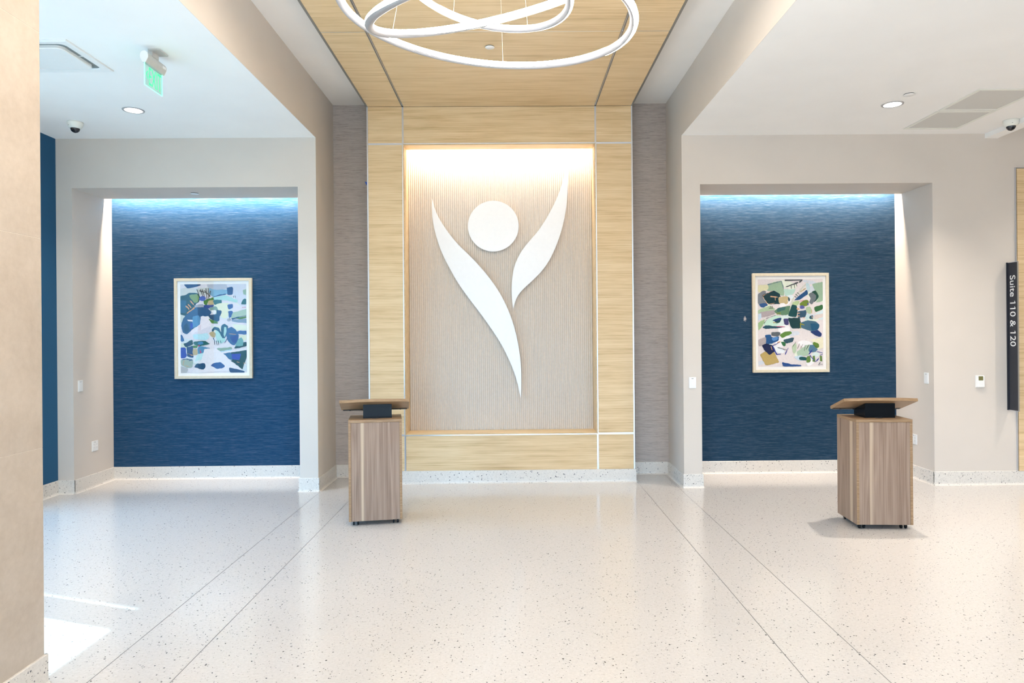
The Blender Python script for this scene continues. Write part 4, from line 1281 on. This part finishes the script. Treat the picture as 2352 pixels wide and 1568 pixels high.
def dome_camera(loc, label):
    root = empty('dome_camera', loc)
    tag(root, label, 'camera', 'ceiling dome cameras')
    MB().lathe([(0.073, 0.0), (0.074, -0.012), (0.073, -0.030), (0.066, -0.048), (0.055, -0.062), (0.046, -0.067)], 36).build('housing', 'ivory_plastic', root)
    prof = [(0.045, -0.060)]
    for k in range(7):
        a = k / 7 * PI / 2
        prof.append((0.044 * math.cos(a), -0.067 - 0.044 * math.sin(a)))
    prof.append((0.004, -0.112))
    bub = MB().lathe(prof, 32).build('dome', 'dome_glass', root)
    MB().lathe([(0.006, -0.0445), (0.006, -0.0465)], 10, xf=Matrix.Rotation(R(-115), 4, 'Z') @ Matrix.Translation((0.0655, 0, 0))).build('screw', 'dark_gap', root)
    MB().lathe([(0.017, -0.010), (0.017, 0.008), (0.013, 0.010)], 16, xf=Matrix.Translation((0, -0.030, -0.088)) @ Matrix.Rotation(R(70), 4, 'X')).build('lens', 'black_gloss', bub)
    return root


p = at_z(172.5, 280.5, HL)
dome_camera((p.x, p.y, HL), 'white dome camera on the left ceiling near the blue wall')
p = at_z(2322, 276, HL)
dome_camera((p.x, p.y, HL), 'white dome camera on the right ceiling beside the boxed edge')


def grille(x, y, label):
    root = empty('vent_grille', (x, y, HL))
    tag(root, label, 'vent grille', 'square ceiling vent grilles')
    o, i = 0.303, 0.268
    for (x0, x1, y0, y1) in ((-o, o, -o, -i), (-o, o, i, o), (-o, -i, -i, i), (i, o, -i, i)):
        MB().bbox(x0, x1, y0, y1, -0.008, 0, 0.002).build('frame_rail', 'ivory_plastic', root)
    MB().box(-i, i, -i, i, -0.003, 0).build('perforated_plate', 'perforated', root)


grille(4.655, 7.225, 'perforated square vent grille nearer the right wall')
grille(4.655, 6.600, 'perforated square vent grille further from the right wall')

# cassette air conditioner in the left ceiling
p_far, p_near = at_z(261.6, 162.5, HL), at_z(155.8, 89.3, HL)
S = p_far.y - p_near.y
ac = empty('cassette_unit', (p_far.x - S / 2, (p_far.y + p_near.y) / 2, HL))
tag(ac, 'white square cassette air unit partly hidden by the tiled column', 'air conditioner')
o = S / 2


def sq(r, rc, n=6):
    pts = []
    for cx_, cy_, a0 in ((r - rc, r - rc, 0), (-r + rc, r - rc, 90), (-r + rc, -r + rc, 180), (r - rc, -r + rc, 270)):
        for k in range(n + 1):
            a = R(a0 + 90 * k / n)
            pts.append((cx_ + rc * math.cos(a), cy_ + rc * math.sin(a)))
    return pts


def ring_sq(rings):
    mb = MB()
    n = len(rings[0][0])
    for (pa, za), (pb, zb_) in zip(rings[:-1], rings[1:]):
        vs = [(x, y, za) for x, y in pa] + [(x, y, zb_) for x, y in pb]
        mb.add(vs, [(i, (i + 1) % n, (i + 1) % n + n, i + n) for i in range(n)])
    return mb


ring_sq([(sq(o, 0.004), 0.0), (sq(o, 0.004), -0.012), (sq(o - 0.012, 0.006), -0.016), (sq(o - 0.055, 0.05), -0.014), (sq(o - 0.062, 0.05), 0.0)]).build('fascia_frame', 'white_plastic', ac)
MB().prism(sq(o - 0.06, 0.05), 'z', -0.002, 0.0).build('air_gap', 'vent_shade', ac)
ring_sq([(sq(o - 0.100, 0.05), -0.002), (sq(o - 0.100, 0.05), -0.024), (sq(o - 0.104, 0.05), -0.028)]).prism(sq(o - 0.104, 0.05), 'z', -0.029, -0.0279).build('center_panel', 'white_plastic', ac)
for a in range(4):
    xf = Matrix.Rotation(a * PI / 2, 4, 'Z') @ Matrix.Translation((0, o - 0.080, -0.004))
    MB().bbox(-0.006, 0.006, -0.019, 0.019, -0.002, 0.002, 0.001, xf=xf).build('louver_pivot', 'white_plastic', ac)

# ------------------------------------------------------------------ exit sign hanging from the left ceiling
pa = at_y(332, 142, 5.27)
XE, YE0, YE1 = pa.x, 5.27, 5.53
ex = empty('exit_sign', (XE, (YE0 + YE1) / 2, HL))
tag(ex, 'green lit EXIT sign hanging from the left ceiling', 'exit sign')
L = (YE1 - YE0) / 2
ztop = pa.z - HL
ph_ = 0.172
hs = [(0.030 * math.cos(R(a)), 0.034 * math.sin(R(a))) for a in range(0, 181, 15)] + [(-0.030, -0.016), (-0.012, -0.052), (0.012, -0.052), (0.030, -0.016)]
zc = ztop + 0.050
MB().prism([(x, z + zc) for x, z in hs], 'y', -L - 0.006, L + 0.012).build('housing', 'exit_grey', ex)
for y in (-L - 0.009, L + 0.012):
    MB().prism([(x * 1.03, z * 1.02 + zc) for x, z in hs], 'y', y, y + 0.004).build('end_cap', 'white_plastic', ex)
MB().bbox(-0.01, 0.085, -0.065, 0.065, -0.012, 0, 0.002).build('canopy_plate', 'exit_grey', ex)
MB().bbox(-0.018, 0.018, -0.05, 0.05, zc + 0.03, 0, 0.002).build('mount_neck', 'exit_grey', ex)
MB().box(0.0295, 0.0312, L - 0.045, L + 0.002, zc - 0.014, zc + 0.006).build('rating_label', 'white_plastic', ex)
pl = MB().bbox(-0.003, 0.003, -L, L, ztop - ph_, ztop, 0.001).build('acrylic_panel', 'acrylic', ex)
eb = MB()
eb.box(-0.0035, 0.0035, -L - 0.003, -L, ztop - ph_, ztop)
eb.box(-0.0035, 0.0035, L, L + 0.003, ztop - ph_, ztop)
eb.box(-0.0035, 0.0035, -L, L, ztop - ph_ - 0.003, ztop - ph_)
eb.build('glowing_edge', 'exit_edge', pl)
mes = letters('EXIT', 0.16, 0.0006)
xs = [v.co.x for m_ in mes for v in m_.vertices]
ys_ = [v.co.y for m_ in mes for v in m_.vertices]
sx = 0.185 / (max(xs) - min(xs))
sy = 0.138 / (max(ys_) - min(ys_))
for m_ in mes:
    m_.materials.append(M['exit_green'])
    tx = bpy.data.objects.new('letter', m_)
    COL.objects.link(tx)
    tx.parent = ex
    tx.matrix_local = (Matrix(((0, 0, 1, 0.004), (1, 0, 0, -L + 0.055), (0, 1, 0, ztop - ph_ + 0.016), (0, 0, 0, 1)))
                       @ Matrix.Diagonal((sx, sy, 1, 1)) @ Matrix.Translation((-min(xs), -min(ys_), 0)))
cv = MB()
zq = ztop - 0.085
cv.prism([(-L + 0.010, zq), (-L + 0.034, zq - 0.032), (-L + 0.046, zq - 0.032), (-L + 0.024, zq), (-L + 0.046, zq + 0.032), (-L + 0.034, zq + 0.032)], 'x', 0.0034, 0.0042)
cv.build('chevron', 'exit_green', ex)

# ------------------------------------------------------------------ three-ring pendant light
pend = empty('ring_pendant', (-0.10, 3.40, HW - 0.003))
tag(pend, 'large pendant of three tilted glowing rings under the oak ceiling', 'pendant light')
PL = Vector(pend.location)


def lerp_ang(keys, t):
    """keys: (theta_deg, phi_deg) sorted, periodic with +360"""
    t = t % 360
    ks = keys + [(keys[0][0] + 360, keys[0][1] + keys[-1][2] if len(keys[-1]) > 2 else keys[0][1])]
    for a, b in zip(ks[:-1], ks[1:]):
        if a[0] <= t <= b[0]:
            u = (t - a[0]) / (b[0] - a[0])
            u = u * u * (3 - 2 * u)
            return a[1] + (b[1] - a[1]) * u
    return ks[0][1]


def pendant_ring(C, na, nb, rad, tr, keys, half):
    """keys give the direction the diffuser faces round the tube: 0 outward, 90 up"""
    N = Vector((math.sin(na), math.sin(nb), 1)).normalized()
    E1 = Vector((0, 1, 0)).cross(N).normalized()
    E2 = N.cross(E1)
    C = Vector(C) - PL
    nt, npn = 160, 16
    body, dif = MB(), MB()
    vs, fs = [], []
    for i in range(nt):
        t = 2 * PI * i / nt
        rd = math.cos(t) * E1 + math.sin(t) * E2
        for j in range(npn):
            f = 2 * PI * j / npn
            vs.append(C + rd * (rad + tr * math.cos(f)) + N * (tr * math.sin(f)))
    for i in range(nt):
        for j in range(npn):
            i2, j2 = (i + 1) % nt, (j + 1) % npn
            fs.append((i * npn + j, i2 * npn + j, i2 * npn + j2, i * npn + j2))
    body.add(vs, fs, 0, True)
    vs, fs = [], []
    nd = 12
    for i in range(nt + 1):
        td = 360.0 * i / nt
        t = R(td)
        c0 = lerp_ang(keys, td if i < nt else 0.0)
        if i == nt:
            c0 = lerp_ang(keys, 359.999)
        rd = math.cos(t) * E1 + math.sin(t) * E2
        for j in range(nd + 1):
            f = R(c0 - half + 2 * half * j / nd)
            bulge = tr + (0.0012 if 0 < j < nd else -0.001)
            vs.append(C + rd * (rad + bulge * math.cos(f)) + N * (bulge * math.sin(f)))
    for i in range(nt):
        for j in range(nd):
            fs.append((i * (nd + 1) + j, (i + 1) * (nd + 1) + j, (i + 1) * (nd + 1) + j + 1, i * (nd + 1) + j + 1))
    dif.add(vs, fs, 0, True)
    b = body.build('ring_tube', 'lamp_body', pend)
    dif.build('diffuser', 'lamp_glow', b, fix=False)
    # joint collar
    return [C + (math.cos(2 * PI * k / 72) * E1 + math.sin(2 * PI * k / 72) * E2) * rad + N * tr for k in range(72)]


# theta: 0 = right, 90 = far from the camera, 180 = left, 270 = near
r1 = pendant_ring((-0.1166, 3.5857, 3.4221), 0.0889, -0.0645, 0.763, 0.0215, [(0, 355 - 360), (90, 150 - 10), (180, 80), (270, 40, 0)], 88)
r2 = pendant_ring((-0.0638, 3.1988, 3.3278), -0.2313, -0.2903, 0.603, 0.0205, [(0, 120), (90, 150), (180, 95), (270, 30, 0)], 88)
r3 = pendant_ring((-0.1073, 3.3828, 3.4634), 0.1842, 0.0032, 0.412, 0.0185, [(0, 10), (90, 45), (180, 15), (270, 20, 0)], 80)
for ring_, ids in ((r1, (17, 38, 60)), (r2, (6, 30, 54)), (r3, (12, 24, 48))):
    for k in ids:
        pnt = ring_[k]
        top = Vector((pnt.x * 0.55, pnt.y * 0.55, 0.0))
        mid = pnt + (top - pnt) * 0.10
        MB().tube([pnt, mid, top], 0.0010, 6).build('cable', 'cable', pend)
MB().lathe([(0.30, 0.0), (0.30, -0.03), (0.285, -0.04)], 48, xf=Matrix.Translation((0, 0, 0))).build('ceiling_canopy', 'lamp_body', pend)

# ------------------------------------------------------------------ scrap of blue tape on the edge of the panelling
p = at_y(839, 421.5, YF + 0.02)
tp = MB()
tp.add([(-0.022, 0, 0.022), (0.010, 0, 0.018), (0.008, 0, -0.024), (-0.008, 0, -0.012),
        (-0.022, 0.001, 0.022), (0.010, 0.001, 0.018), (0.008, 0.001, -0.024), (-0.008, 0.001, -0.012)],
       [(0, 1, 2, 3), (7, 6, 5, 4), (0, 4, 5, 1), (1, 5, 6, 2), (2, 6, 7, 3), (3, 7, 4, 0)])
t_ = tp.build('tape_scrap', 'tape_blue')
t_.location = (XFL - 0.008, YF + 0.015, p.z)
tag(t_, 'small scrap of blue tape on the left edge of the oak panelling', 'tape')
